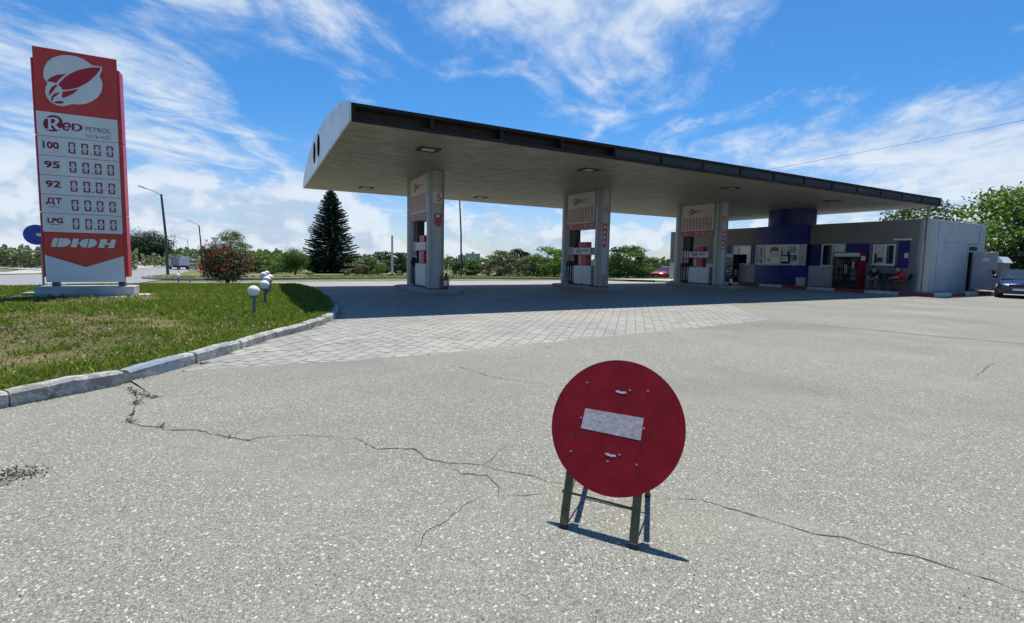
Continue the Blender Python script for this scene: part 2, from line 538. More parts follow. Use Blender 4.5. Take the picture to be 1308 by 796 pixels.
def pane_mat(name, tint, refl):
    m, t, b = nodes_of(name)
    k = NT(t)
    tr = k.n('ShaderNodeBsdfTransparent')
    tr.inputs[0].default_value = (*tint, 1)
    gl = k.n('ShaderNodeBsdfGlossy')
    gl.inputs['Roughness'].default_value = .03
    fr = k.n('ShaderNodeFresnel')
    fr.inputs[0].default_value = 1.5
    mx = k.n('ShaderNodeMixShader')
    k.put(mx.inputs[0], k.math('ADD', fr.outputs[0], refl, True))
    t.links.new(tr.outputs[0], mx.inputs[1])
    t.links.new(gl.outputs[0], mx.inputs[2])
    t.links.new(mx.outputs[0], t.nodes['Material Output'].inputs[0])
    MATS[name] = m
pane_mat('pane', (.75, .78, .78), .06)

# ------------------------------------------------------------------ building helpers
class MB:
    """collects polygons of one mesh"""
    def __init__(s):
        s.v, s.f, s.m = [], [], []
    def add(s, vs, fs, mi=0):
        o = len(s.v)
        s.v += [tuple(x) for x in vs]
        s.f += [tuple(i+o for i in f) for f in fs]
        s.m += [mi]*len(fs)
        return s
    def box(s, x0, x1, y0, y1, z0, z1, mi=0, rz=0, about=None):
        vs = [Vector((x, y, z)) for z in (z0, z1) for x, y in ((x0, y0), (x1, y0), (x1, y1), (x0, y1))]
        if rz:
            c = Vector(about) if about else Vector(((x0+x1)/2, (y0+y1)/2, 0))
            R = Matrix.Rotation(rz, 3, 'Z')
            vs = [R@(q-c)+c for q in vs]
        return s.add(vs, [(3, 2, 1, 0), (4, 5, 6, 7), (0, 1, 5, 4), (1, 2, 6, 5), (2, 3, 7, 6), (3, 0, 4, 7)], mi)
    def prism(s, pts, axis, a, b, mi=0):
        """outline pts extruded along x, y or z from a to b"""
        n = len(pts)
        def at(p, t):
            return (t, p[0], p[1]) if axis == 'x' else (p[0], t, p[1]) if axis == 'y' else (p[0], p[1], t)
        vs = [at(p, a) for p in pts]+[at(p, b) for p in pts]
        fs = [tuple(range(n))[::-1], tuple(range(n, 2*n))]+[(i, (i+1) % n, n+(i+1) % n, n+i) for i in range(n)]
        return s.add(vs, fs, mi)
    def tube(s, pts, r, n=8, mi=0, cap=True):
        pts = [Vector(p) for p in pts]
        rs = r if isinstance(r, (list, tuple)) else [r]*len(pts)
        vs, prev = [], None
        for i, p in enumerate(pts):
            d = (pts[min(i+1, len(pts)-1)]-pts[max(i-1, 0)]).normalized()
            u = prev if prev is not None else (Vector((1, 0, 0)) if abs(d.x) < .8 else Vector((0, 1, 0)))
            u = (u-d*u.dot(d)).normalized()
            prev = u
            w = d.cross(u)
            for k in range(n):
                a = 2*PI*k/n
                vs.append(p+(u*math.cos(a)+w*math.sin(a))*rs[i])
        fs = []
        for i in range(len(pts)-1):
            for k in range(n):
                k2 = (k+1) % n
                fs.append((i*n+k, i*n+k2, (i+1)*n+k2, (i+1)*n+k))
        if cap:
            fs += [tuple(range(n))[::-1], tuple(range((len(pts)-1)*n, len(pts)*n))]
        return s.add(vs, fs, mi)
    def lathe(s, c, prof, n=20, mi=0):
        """profile of (radius, height) round a vertical axis at c"""
        vs = [(c[0]+r*math.cos(2*PI*k/n), c[1]+r*math.sin(2*PI*k/n), c[2]+z) for r, z in prof for k in range(n)]
        fs = [(i*n+k, i*n+(k+1) % n, (i+1)*n+(k+1) % n, (i+1)*n+k) for i in range(len(prof)-1) for k in range(n)]
        fs += [tuple(range(n))[::-1], tuple(range((len(prof)-1)*n, len(prof)*n))]
        return s.add(vs, fs, mi)
    def ball(s, c, r, nu=20, nv=12, mi=0):
        return s.lathe(c, [(r*math.sin(PI*i/nv)+1e-4, -r*math.cos(PI*i/nv)) for i in range(nv+1)], nu, mi)
    def xf(s, M):
        s.v = [tuple(M@Vector(p)) for p in s.v]
        return s
    def build(s, name, m, parent=None, smooth=False, bevel=0., seg=1, fix=True, tri=False):
        me = bpy.data.meshes.new(name)
        me.from_pydata(s.v, [], s.f)
        ms = m if isinstance(m, (list, tuple)) else [m]
        for q in ms:
            me.materials.append(MATS[q])
        if len(ms) > 1:
            me.polygons.foreach_set('material_index', s.m)
        if bevel or fix:
            bm = bmesh.new()
            bm.from_mesh(me)
            if bevel:
                es = [e for e in bm.edges if len(e.link_faces) == 2 and e.calc_face_angle(0) > .5]
                bmesh.ops.bevel(bm, geom=es, offset=bevel, segments=seg, affect='EDGES', clamp_overlap=True)
            bmesh.ops.recalc_face_normals(bm, faces=bm.faces)
            bm.to_mesh(me)
            bm.free()
        if smooth:
            me.polygons.foreach_set('use_smooth', [True]*len(me.polygons))
            try:
                me.set_sharp_from_angle(angle=math.radians(38))
            except Exception:
                pass
        return link(name, me, parent)
def link(name, me, parent=None, loc=None):
    o = bpy.data.objects.new(name, me)
    COL.objects.link(o)
    if parent:
        o.parent = parent
        if parent.location.length > 0 or parent.rotation_euler.z:
            o.matrix_parent_inverse = parent.matrix_basis.inverted()
    if loc:
        o.location = loc
    return o
def tag(o, label=None, cat=None, group=None, kind=None):
    for k, v in (('label', label), ('category', cat), ('group', group), ('kind', kind)):
        if v:
            o[k] = v
    return o
def thing(name, label, cat, loc=(0, 0, 0), rz=0, group=None):
    o = bpy.data.objects.new(name, None)
    COL.objects.link(o)
    o.empty_display_size = .2
    o.location = loc
    o.rotation_euler = (0, 0, rz)
    return tag(o, label, cat, group)
def local(name, mb, m, root, **k):
    """a part whose shape is written in the thing's own axes"""
    o = mb.build(name, m, None, **k)
    o.parent = root
    return o
def copy_thing(root, loc, rz=None, label=None):
    c = root.copy()
    COL.objects.link(c)
    c.location = loc
    if rz is not None:
        c.rotation_euler = (0, 0, rz)
    if label:
        c['label'] = label
    for ch in root.children:
        d = ch.copy()
        COL.objects.link(d)
        d.parent = c
        for g in ch.children:
            e = g.copy()
            COL.objects.link(e)
            e.parent = d
    return c
def leaves_mesh(name, P, N, size, m, parent=None, aspect=.55, tone=None, jit=.9, droop=0.):
    """leaf quads at points P, facing roughly N"""
    n = len(P)
    if np.isscalar(size):
        size = np.full(n, size)
    size = size*RNG.uniform(.65, 1.35, n)
    Nn = N+RNG.normal(0, jit, (n, 3))
    Nn /= np.linalg.norm(Nn, axis=1, keepdims=True)+1e-9
    a = RNG.normal(0, 1, (n, 3))
    a[:, 2] -= droop
    a -= Nn*(a*Nn).sum(1, keepdims=True)
    a /= np.linalg.norm(a, axis=1, keepdims=True)+1e-9
    b = np.cross(Nn, a)
    L, Wd = (a*size[:, None]), (b*size[:, None]*aspect)
    bend = Nn*size[:, None]*.18
    v = np.stack([P-L, P-Wd*1.0+bend*.4, P+L-bend, P+Wd+bend*.4], 1).reshape(-1, 3)
    return quads(name, v, m, parent, RNG.uniform(0, 1, n) if tone is None else tone)
def quads(name, v, m, parent, tone, per=4):
    n = len(v)//per
    me = bpy.data.meshes.new(name)
    me.vertices.add(len(v))
    me.vertices.foreach_set('co', np.asarray(v, np.float32).ravel())
    me.loops.add(len(v))
    me.loops.foreach_set('vertex_index', np.arange(len(v), dtype=np.int32))
    me.polygons.add(n)
    me.polygons.foreach_set('loop_start', np.arange(0, len(v), per, dtype=np.int32))
    try:
        me.polygons.foreach_set('loop_total', np.full(n, per, np.int32))
    except Exception:
        pass
    me.update(calc_edges=True)
    at = me.attributes.new('tone', 'FLOAT', 'FACE')
    at.data.foreach_set('value', np.asarray(tone, np.float32))
    me.materials.append(MATS[m])
    return link(name, me, parent)
def text_polys(s, size, font_x=1.0):
    """outline mesh of a word, in its own x, y"""
    cu = bpy.data.curves.new('word', 'FONT')
    cu.body = s
    cu.size = size
    cu.resolution_u = 3
    o = bpy.data.objects.new('word', cu)
    COL.objects.link(o)
    dg = bpy.context.evaluated_depsgraph_get()
    me = bpy.data.meshes.new_from_object(o.evaluated_get(dg))
    vs = [Vector(v.co) for v in me.vertices]
    fs = [tuple(p.vertices) for p in me.polygons]
    bpy.data.objects.remove(o)
    bpy.data.curves.remove(cu)
    bpy.data.meshes.remove(me)
    if not vs:
        return vs, fs
    x0, x1 = min(v.x for v in vs), max(v.x for v in vs)
    y0, y1 = min(v.y for v in vs), max(v.y for v in vs)
    return [Vector(((v.x-x0)*font_x, v.y-y0, 0)) for v in vs], fs
def word(name, s, box, place, m, parent, bold=0.0):
    """word s stretched into box (u0, v0, u1, v1); place(u, v) gives the 3-D point"""
    vs, fs = text_polys(s, 1.0)
    if not vs:
        return None
    wx, wy = max(v.x for v in vs), max(v.y for v in vs)
    u0, v0, u1, v1 = box
    q = MB()
    q.add([place(u0+(v.x/wx)*(u1-u0), v0+(v.y/wy)*(v1-v0)) for v in vs], fs)
    if bold:
        for du, dv in ((bold, 0), (0, bold), (bold, bold)):
            q.add([place(u0+(v.x/wx)*(u1-u0)+du, v0+(v.y/wy)*(v1-v0)+dv)+q_off(place)*(.0004*(1+du+dv)) for v in vs], fs)
    return q.build(name, m, parent, fix=False)
def q_off(place):
    a, b, c = Vector(place(0, 0)), Vector(place(1, 0)), Vector(place(0, 1))
    return (b-a).cross(c-a).normalized()
def circle(cx, cy, r, n=40, ry=None, a0=0, a1=2*PI):
    ry = ry or r
    full = abs(a1-a0-2*PI) < 1e-6
    k = n if full else n+1
    return [(cx+r*math.cos(a0+(a1-a0)*i/n), cy+ry*math.sin(a0+(a1-a0)*i/n)) for i in range(k)]
def inside(poly, X, Y):
    r = np.zeros(len(X), bool)
    n = len(poly)
    for i in range(n):
        x0, y0 = poly[i]
        x1, y1 = poly[(i+1) % n]
        c = ((y0 > Y) != (y1 > Y)) & (X < (x1-x0)*(Y-y0)/((y1-y0) or 1e-9)+x0)
        r ^= c
    return r
GZ = np.vectorize(gz)

def sheet(name, poly, dz, m, parent=None, kind='structure', cut=None):
    """flat polygon laid on the terrain, cut where the slope breaks"""
    bm = bmesh.new()
    f = bm.faces.new([bm.verts.new((x, y, 0)) for x, y in poly])
    for y in (BREAK, FAR):
        bmesh.ops.bisect_plane(bm, geom=bm.verts[:]+bm.edges[:]+bm.faces[:], plane_co=(0, y, 0), plane_no=(0, 1, 0))
    bmesh.ops.triangulate(bm, faces=bm.faces)
    for v in bm.verts:
        v.co.z = gz(v.co.y)+dz
    bmesh.ops.recalc_face_normals(bm, faces=bm.faces)
    if sum(f.normal.z for f in bm.faces) < 0:
        bmesh.ops.reverse_faces(bm, faces=bm.faces)
    me = bpy.data.meshes.new(name)
    bm.to_mesh(me)
    bm.free()
    me.materials.append(MATS[m])
    o = link(name, me, parent)
    if kind and not parent:
        o['kind'] = kind
    return o

# ------------------------------------------------------------------ the ground and the roads
R_ = 4000
sheet('ground', [(-R_, -R_), (R_, -R_), (R_, R_), (-R_, R_)], -.06, 'far_ground')
forecourt = sheet('forecourt', [(-30, -14), (60, -14), (60, 37), (-5.2, 37), (-6.5, 30), (-30, 24)], 0, 'asphalt')
road = sheet('road', [(-160, 17), (-30, 22.6), (-8.2, 24.5), (-6.4, 32), (-6.9, 45), (-6.9, 62), (-10, 112), (-55, 420), (-75, 420), (-30, 112), (-30, 80), (-160, 46)], -.02, 'road_asphalt')
def strip(name, a, b, wid, dz, m, parent):
    a, b = Vector(a), Vector(b)
    n = Vector((-(b-a).y, (b-a).x)).normalized()*wid/2
    return sheet(name, [tuple(a+n), tuple(a-n), tuple(b-n), tuple(b+n)], dz, m, parent)
for i in range(9):
    y = 47+i*9
    strip('lane_dash', (-13.3-.06*(y-47)-1.6*(y > 100), y), (-13.5-.06*(y-47)-1.6*(y > 100), y+4), .15, -.016, 'road_paint', road)
strip('edge_line', (-30, 30), (-9.2, 36), .14, -.016, 'road_paint', road)
strip('edge_line', (-60, 36), (-22, 52), .14, -.016, 'road_paint', road)
pavement = sheet('pavement', [(-160, 50), (-34, 84), (-34, 112), (-52, 260), (-60, 260), (-40, 118), (-160, 82)], .03, 'pale_concrete')
# older, darker tarmac patch right of the pavers
sheet('asphalt_patch', [(11.6, 7.3), (12.96, 3.5), (13.6, 1.6), (40, -9), (60, -9), (60, 11.4), (29.6, 11.2), (27.6, 11.8), (22, 11.9), (15.4, 11.6)], .004, 'asphalt_old')

# ------------------------------------------------------------------ cracks in the tarmac
def crack(pts, w0, w1, wob=.017, dz=.003, name='crack'):
    g = [gp(*p) for p in pts]
    fine = []
    for a, b in zip(g, g[1:]):
        n = max(2, int((b-a).length/.045))
        for i in range(n):
            q = a.lerp(b, i/n)
            fine.append(q+Vector((random.gauss(0, wob*.5), random.gauss(0, wob*.5), 0)))
    fine.append(g[-1])
    vs, fs = [], []
    for i, p in enumerate(fine):
        d = (fine[min(i+1, len(fine)-1)]-fine[max(i-1, 0)]).normalized()
        nn = Vector((-d.y, d.x, 0))
        t = i/(len(fine)-1)
        w = (w0+(w1-w0)*t)*.72*random.choice((.45, .6, .8, 1, 1, 1.5))*random.uniform(.6, 1.2)*(0.25+min(1, 3*t, 3*(1-t)))/1.25
        vs += [(p.x+nn.x*w/2, p.y+nn.y*w/2, dz), (p.x-nn.x*w/2, p.y-nn.y*w/2, dz)]
    fs = [(2*i, 2*i+1, 2*i+3, 2*i+2) for i in range(len(fine)-1)]
    MB().add(vs, fs).build(name, 'crack_fill', forecourt, fix=False)
    return fine
def zz(s, ox, oy, pts):
    return [(a/s+ox, b/s+oy) for a, b in pts]
c1 = crack(zz(2.52, 0, 480, [(410, 40), (440, 62), (438, 92), (428, 125), (413, 150), (455, 160), (520, 166), (545, 175), (640, 177), (740, 200), (800, 208), (860, 196), (950, 191), (1040, 196), (1134, 205)]), .030, .016)
crack(zz(2.52, 0, 480, [(740, 200), (790, 208), (845, 213)]), .014, .006)
crack(zz(2.52, 0, 480, [(440, 56), (470, 66), (505, 73)]), .009, .007)
crack(zz(2.52, 400, 480, [(125, 203), (150, 210), (205, 236), (260, 234), (325, 238), (370, 268), (430, 281), (540, 288), (590, 306), (700, 320), (760, 345), (860, 350)]), .026, .010)
crack(zz(2.52, 400, 480, [(430, 281), (470, 315), (560, 320), (590, 350), (596, 392)]), .014, .016)
crack(zz(2.52, 400, 480, [(595, 388), (680, 386), (765, 378)]), .007, .005)
crack(zz(2.52, 400, 480, [(560, 383), (500, 410), (430, 465), (370, 500), (345, 535), (330, 560)]), .010, .009)
crack(zz(2.52, 400, 480, [(545, 290), (572, 268), (600, 240), (620, 225)]), .010, .005)
crack(zz(2.52, 850, 480, [(-20, 398), (0, 400), (60, 398), (110, 400), (160, 412), (200, 427), (250, 440), (300, 455), (350, 470), (400, 487), (480, 510), (570, 522), (640, 541), (720, 568), (800, 581), (900, 612), (1000, 646), (1060, 662), (1154, 697), (1220, 720)]), .012, .013, .006)
crack(zz(2.515, 380, 340, [(440, 305), (460, 311), (560, 335), (620, 356), (700, 368), (760, 375), (830, 385)]), .016, .010)
crack(zz(2.856, 850, 340, [(1125, 402), (1140, 397), (1160, 385), (1165, 372), (1195, 358), (1215, 349)]), .020, .012)
crack(zz(2.856, 850, 340, [(520, 209), (640, 222), (760, 234), (900, 250), (1040, 262), (1160, 270), (1308, 286)]), .030, .03)
crack(zz(2.856, 850, 340, [(1000, 175), (1120, 165), (1200, 158), (1290, 150)]), .05, .04)

# ------------------------------------------------------------------ pavers
paving = sheet('paving', [(-.9, 6.72), (2.3, 6.5), (7.2, 6.95), (11.6, 7.3), (15.4, 11.6), (22, 11.9), (27.95, 11.8), (27.95, 36.6), (-4.6, 36.6), (-4.6, 28.5), (1.2, 27), (1.9, 20), (1.4, 12), (.1, 9)], .008, 'joint_sand')
lawn_edge = [(-3.6, 4.75), (-2.11, 5.92), (-1.33, 6.53), (-.49, 7.79), (.14, 8.92), (.93, 10.1), (1.36, 11.0), (1.62, 11.9), (1.80, 13.0), (1.95, 14.87), (2.05, 17.4), (1.86, 21.6), (1.5, 24.4), (.6, 26.2), (-1.2, 27.0), (-4.2, 27.2), (-6.2, 25.2), (-8.2, 22.8), (-13, 18.5), (-18, 14), (-18, 2), (-9, 1.2)]
pave_poly = [(-.75, 6.86), (.9, 6.62), (2.3, 6.6), (4.6, 6.82), (7.2, 7.05), (9.4, 7.25), (11.5, 7.45), (15.2, 11.7), (22, 11.98), (27.9, 11.9), (27.9, 36.3), (-4.4, 36.3), (-4.4, 28.7), (1.3, 27.3), (2.3, 24)]
PW, PL, PA = .20, .262, math.radians(48)
PU = (math.cos(PA), math.sin(PA))
def paver_mesh(w, h):
    """one block: length h along its own x"""
    q = MB()
    a, c, t = h/2-.0025, w/2-.0025, .013
    ch = .010
    top = [(-a+ch, -c+.005), (a-ch, -c+.005), (a-.005, -c+ch), (a-.005, c-ch), (a-ch, c-.005), (-a+ch, c-.005), (-a+.005, c-ch), (-a+.005, -c+ch)]
    bot = [(x*1.02, y*1.03) for x, y in top]
    n = 8
    ca, sa = PU
    rot = lambda x, y: (x*ca-y*sa, x*sa+y*ca)
    q.add([(*rot(x, y), t) for x, y in top]+[(*rot(x, y), .003) for x, y in bot], [tuple(range(8))]+[(n+i, n+(i+1) % n, (i+1) % n, i) for i in range(n)])
    return q
pm = [paver_mesh(PW, PL), paver_mesh(PW, PL)]
spots = []
for j in range(-190, 190):
    for i in range(-60, 190):
        u, v_ = (i+(j % 2)*.5)*PL, j*PW
        x, y = u*PU[0]-v_*PU[1], u*PU[1]+v_*PU[0]
        if -5 < x < 28.2 and 6.2 < y < 36.4:
            spots.append((x, y))
SP = np.array(spots)
keep = inside(pave_poly, SP[:, 0], SP[:, 1]) & ~inside([(x+.05, y) for x, y in lawn_edge], SP[:, 0], SP[:, 1])
SP = SP[keep]
dist = np.hypot(SP[:, 0], SP[:, 1])
in_view = (SP[:, 0] > -2) & (SP[:, 0] < 1.6*SP[:, 1])
order = np.argsort(dist+100*~in_view)
near = order[:300]
me0 = None
for i in near:
    x, y = SP[i]
    if me0 is None:
        o = pm[0].build('paver', 'paver', paving)
        me0 = o.data
    else:
        o = link('paver', me0, paving)
    o.location = (x+random.gauss(0, .0012), y+random.gauss(0, .0012), gz(y)+random.uniform(-.002, .002))
    o.rotation_euler = (random.gauss(0, .006), random.gauss(0, .006), random.gauss(0, .008))
far_p = order[300:]
base = np.array(pm[1].v)
vv, ff = [], []
n8 = len(base)
for j, i in enumerate(far_p):
    x, y = SP[i]
    b = base+np.array([x, y, gz(y)+random.uniform(-.002, .002)])
    vv.append(b)
    ff += [tuple(k+j*n8 for k in f) for f in pm[1].f]
me = bpy.data.meshes.new('paver_field')
me.from_pydata(np.concatenate(vv).tolist(), [], ff)
me.materials.append(MATS['paver'])
o = link('paver_field', me, paving)
o['kind'] = 'stuff'

# rough lip of the tarmac where it meets the pavers
lip = smooth_lip = [(-1.3, 6.62), (-.75, 6.86), (.9, 6.72), (2.3, 6.70), (4.6, 6.95), (7.2, 7.18), (9.4, 7.40), (11.6, 7.66), (12.6, 8.9), (13.6, 10.1), (14.6, 11.2), (15.3, 11.95)]
vs, fs = [], []
seq = []
for (x0, y0), (x1, y1) in zip(lip, lip[1:]):
    n = max(2, int(math.dist((x0, y0), (x1, y1))/.07))
    seq += [(x0+(x1-x0)*i/n, y0+(y1-y0)*i/n) for i in range(n)]
w1 = 0
for i, (x, y) in enumerate(seq):
    w1 = .8*w1+random.gauss(0, .016)
    a, b = seq[max(i-1, 0)], seq[min(i+1, len(seq)-1)]
    d = Vector((b[0]-a[0], b[1]-a[1])).normalized()
    nx, ny = -d.y, d.x
    o_ = .03+w1
    vs += [(x+nx*o_, y+ny*o_, .004), (x+nx*(o_-.012), y+ny*(o_-.012), .0185), (x-nx*.22, y-ny*.22, .0175), (x-nx*.75, y-ny*.75, .0006)]
for i in range(len(seq)-1):
    for k in range(3):
        fs.append((4*i+k, 4*i+k+1, 4*i+k+5, 4*i+k+4))
MB().add(vs, fs).build('tarmac_lip', 'asphalt', forecourt)

# ------------------------------------------------------------------ lawn with its kerb stones
def spline(pts, step):
    out = []
    for a, b in zip(pts, pts[1:]):
        n = max(1, round(math.dist(a, b)/step))
        out += [(a[0]+(b[0]-a[0])*i/n, a[1]+(b[1]-a[1])*i/n) for i in range(n)]
    return out+[pts[-1]]
def smooth_line(pts, k=6):
    out = []
    n = len(pts)
    for i in range(n-1):
        p0, p1, p2, p3 = pts[max(i-1, 0)], pts[i], pts[i+1], pts[min(i+2, n-1)]
        for j in range(k):
            t = j/k
            out.append(tuple(.5*((2*p1[c])+(-p0[c]+p2[c])*t+(2*p0[c]-5*p1[c]+4*p2[c]-p3[c])*t*t+(-p0[c]+3*p1[c]-3*p2[c]+p3[c])*t**3) for c in (0, 1)))
    out.append(pts[-1])
    return out
def inset(line, d):
    out = []
    for i, p in enumerate(line):
        a, b = line[max(i-1, 0)], line[min(i+1, len(line)-1)]
        L = math.dist(a, b) or 1
        out.append((p[0]-(b[1]-a[1])/L*d, p[1]+(b[0]-a[0])/L*d))
    return out
edge_line = smooth_line(lawn_edge[:15], 6)
def stone_row(line, length, wid, hgt, parent, mats, gap=.012, ends=None, top_r=.03, rnd=.012, name='kerb_stone'):
    """kerb stones one after another along a line, outer face on the line"""
    seg, acc = [line[0]], 0
    k = 0
    for a, b in zip(line, line[1:]):
        L = math.dist(a, b)
        pos = 0
        while acc+(L-pos) >= length:
            pos += length-acc
            t = pos/L
            q = (a[0]+(b[0]-a[0])*t, a[1]+(b[1]-a[1])*t)
            seg.append(q)
            make_stone(seg, wid, hgt, parent, mats[k % len(mats)], gap, top_r, rnd, name)
            k += 1
            seg, acc = [q], 0
        acc += L-pos
        seg.append(b)
    if len(seg) > 1 and acc > .25:
        make_stone(seg, wid, hgt, parent, mats[k % len(mats)], gap, top_r, rnd, name)
def make_stone(seg, wid, hgt, parent, m, gap, r, rnd, name):
    pts = [seg[0]]
    for p in seg[1:]:
        if math.dist(p, pts[-1]) > .06:
            pts.append(p)
    if len(pts) < 2:
        return
    if len(pts) == 2:
        pts = [pts[0], ((pts[0][0]+pts[1][0])/2, (pts[0][1]+pts[1][1])/2), pts[1]]
    d0 = Vector(pts[1])-Vector(pts[0])
    pts[0] = tuple(Vector(pts[0])+d0.normalized()*gap*.5)
    d1 = Vector(pts[-1])-Vector(pts[-2])
    pts[-1] = tuple(Vector(pts[-1])-d1.normalized()*gap*.5)
    inn = inset(pts, wid)
    dzz = random.uniform(-rnd, rnd)
    vs, fs = [], []
    n = len(pts)
    for i, (p, q) in enumerate(zip(pts, inn)):
        b = gz(p[1])
        e = r*.35 if i in (0, n-1) else 0
        j = random.gauss(0, .0045)
        P, Q = Vector(p), Vector(q)
        d = (Q-P).normalized()
        for w, h in ((0, -.05), (0+j, hgt-r+dzz-e*.4+j), (r+j, hgt+dzz-e+j), (wid-r, hgt+dzz-e+j), (wid, hgt-r+dzz-e*.4), (wid, -.05)):
            c = P+d*w
            vs.append((c.x, c.y, b+h))
    for i in range(n-1):
        for k in range(5):
            a = i*6+k
            fs.append((a, a+1, a+7, a+6))
    fs += [tuple(range(6)), tuple(range((n-1)*6, n*6))[::-1]]
    MB().add(vs, fs).build(name, m, parent)
kerb = bpy.data.objects.new('kerb', None)
COL.objects.link(kerb)
kerb['kind'] = 'structure'
stone_row(edge_line, .98, .17, .15, kerb, ['kerb_concrete'])

lawn_in = inset(edge_line, .15)+[(-1.2, 26.8), (-4.2, 27.0), (-6.2, 25.0), (-8.2, 22.6), (-13, 18.3), (-18, 14), (-18, 2), (-9, 1.2), (-3.7, 4.9)]
LP = np.array(lawn_in)
def lawn_h(X, Y):
    X, Y = np.asarray(X, float), np.asarray(Y, float)
    d = np.full(X.shape, 9.)
    pts = [tuple(p) for p in edge_line[::2]]
    for a, b in zip(pts, pts[1:]):
        ax, ay = a
        bx, by = b
        L2 = (bx-ax)**2+(by-ay)**2
        t = np.clip(((X-ax)*(bx-ax)+(Y-ay)*(by-ay))/L2, 0, 1)
        d = np.minimum(d, np.hypot(X-ax-t*(bx-ax), Y-ay-t*(by-ay)))
    back = np.clip((27.0-Y)/3., 0, 1)
    return GZ(Y)+.04+back*(.08+.05*np.clip(d/2.5, 0, 1))+.02*np.sin(X*1.7+1)*np.sin(Y*1.3)*np.clip(d, 0, 1)
gx, gy = np.meshgrid(np.arange(-18, 2.6, .3), np.arange(1.2, 27.6, .3))
bm = bmesh.new()
fc = bm.faces.new([bm.verts.new((x, y, 0)) for x, y in lawn_in])
for x in np.arange(-17.6, 2.4, .45):
    bmesh.ops.bisect_plane(bm, geom=bm.verts[:]+bm.edges[:]+bm.faces[:], plane_co=(x, 0, 0), plane_no=(1, 0, 0))
for y in np.arange(1.5, 27.2, .45):
    bmesh.ops.bisect_plane(bm, geom=bm.verts[:]+bm.edges[:]+bm.faces[:], plane_co=(0, y, 0), plane_no=(0, 1, 0))
bmesh.ops.triangulate(bm, faces=[f for f in bm.faces if len(f.verts) > 4])
vx = np.array([v.co.x for v in bm.verts])
vy = np.array([v.co.y for v in bm.verts])
for v, h in zip(bm.verts, lawn_h(vx, vy)):
    v.co.z = float(h)
bmesh.ops.recalc_face_normals(bm, faces=bm.faces)
me = bpy.data.meshes.new('lawn')
bm.to_mesh(me)
bm.free()
me.materials.append(MATS['lawn_soil'])
me.polygons.foreach_set('use_smooth', [True]*len(me.polygons))
lawn = link('lawn', me)
lawn['kind'] = 'structure'

def value_noise(X, Y, s, seed):
    r = np.random.default_rng(seed)
    T = r.uniform(0, 1, (64, 64))
    x, y = X*s+100, Y*s+100
    i, j = np.floor(x).astype(int), np.floor(y).astype(int)
    fx, fy = x-i, y-j
    fx, fy = fx*fx*(3-2*fx), fy*fy*(3-2*fy)
    g = lambda a, b: T[a % 64, b % 64]
    return (g(i, j)*(1-fx)+g(i+1, j)*fx)*(1-fy)+(g(i, j+1)*(1-fx)+g(i+1, j+1)*fx)*fy
def blades(name, X, Y, Z, hgt, wid, m, tone, parent=None, lean=.45):
    n = len(X)
    a = RNG.uniform(0, 2*PI, n)
    l = RNG.normal(0, lean, (n, 2))*hgt[:, None]
    P = np.stack([X, Y, Z-.01], 1)
    s = np.stack([np.cos(a)*wid, np.sin(a)*wid, np.zeros(n)], 1)
    mid = P+np.stack([l[:, 0]*.35, l[:, 1]*.35, hgt*.6], 1)
    tip = P+np.stack([l[:, 0], l[:, 1], hgt], 1)
    v = np.stack([P-s, P+s, mid+s*.8, tip, mid-s*.8], 1).reshape(-1, 3)
    return quads(name, v, m, parent, tone, 5)
N = 330000
X = RNG.uniform(-9, 2.2, N)
Y = 4.6+(27.4-4.6)*RNG.uniform(0, 1, N)**1.55
plate = (X > -5.9) & (X < -2.7) & (Y > 17.0) & (Y < 18.5)
ok = inside(lawn_in, X, Y) & ~plate & (X > -.42*Y-1.2)
X, Y = X[ok], Y[ok]
n1 = value_noise(X, Y, .55, 3)*.55+value_noise(X, Y, 1.7, 4)*.30+value_noise(X, Y, 4.5, 5)*.15
# thin, dry ground in the middle of the lawn and before the price pylon
dry = 1.25*np.exp(-(((X+2.9)/1.5)**2+((Y-9.3)/2.3)**2))+.9*np.exp(-(((X+4.4)/2.6)**2+((Y-15.9)/1.3)**2))+.6*np.exp(-(((X+1.7)/.8)**2+((Y-10.6)/.9)**2))+.5*np.exp(-(((X+4.2)/1.6)**2+((Y-11.6)/1.8)**2))
keepp = RNG.uniform(0, 1, len(X)) < np.clip(1.05-2.0*dry*(.35+1.5*(n1-.2)), .03, 1)*np.clip(.30+1.2*n1, .25, 1)
X, Y, n1, dry = X[keepp], Y[keepp], n1[keepp], dry[keepp]
hg = RNG.uniform(.03, .095, len(X))*(.65+.8*n1)*np.clip(1.1-.6*dry, .4, 1)*(1+.012*Y)
tone = np.clip(RNG.uniform(0, .82, len(X))*.7+n1*.35-.1+.25*dry*RNG.uniform(0, 1, len(X)), 0, .85)
tone[RNG.uniform(0, 1, len(X)) < .03+.28*np.clip(dry, 0, 1)] = 1
g = blades('grass', X, Y, lawn_h(X, Y), hg, .0035+.0007*np.hypot(X, Y)*.55, 'grass_blade', tone)
g['kind'] = 'stuff'
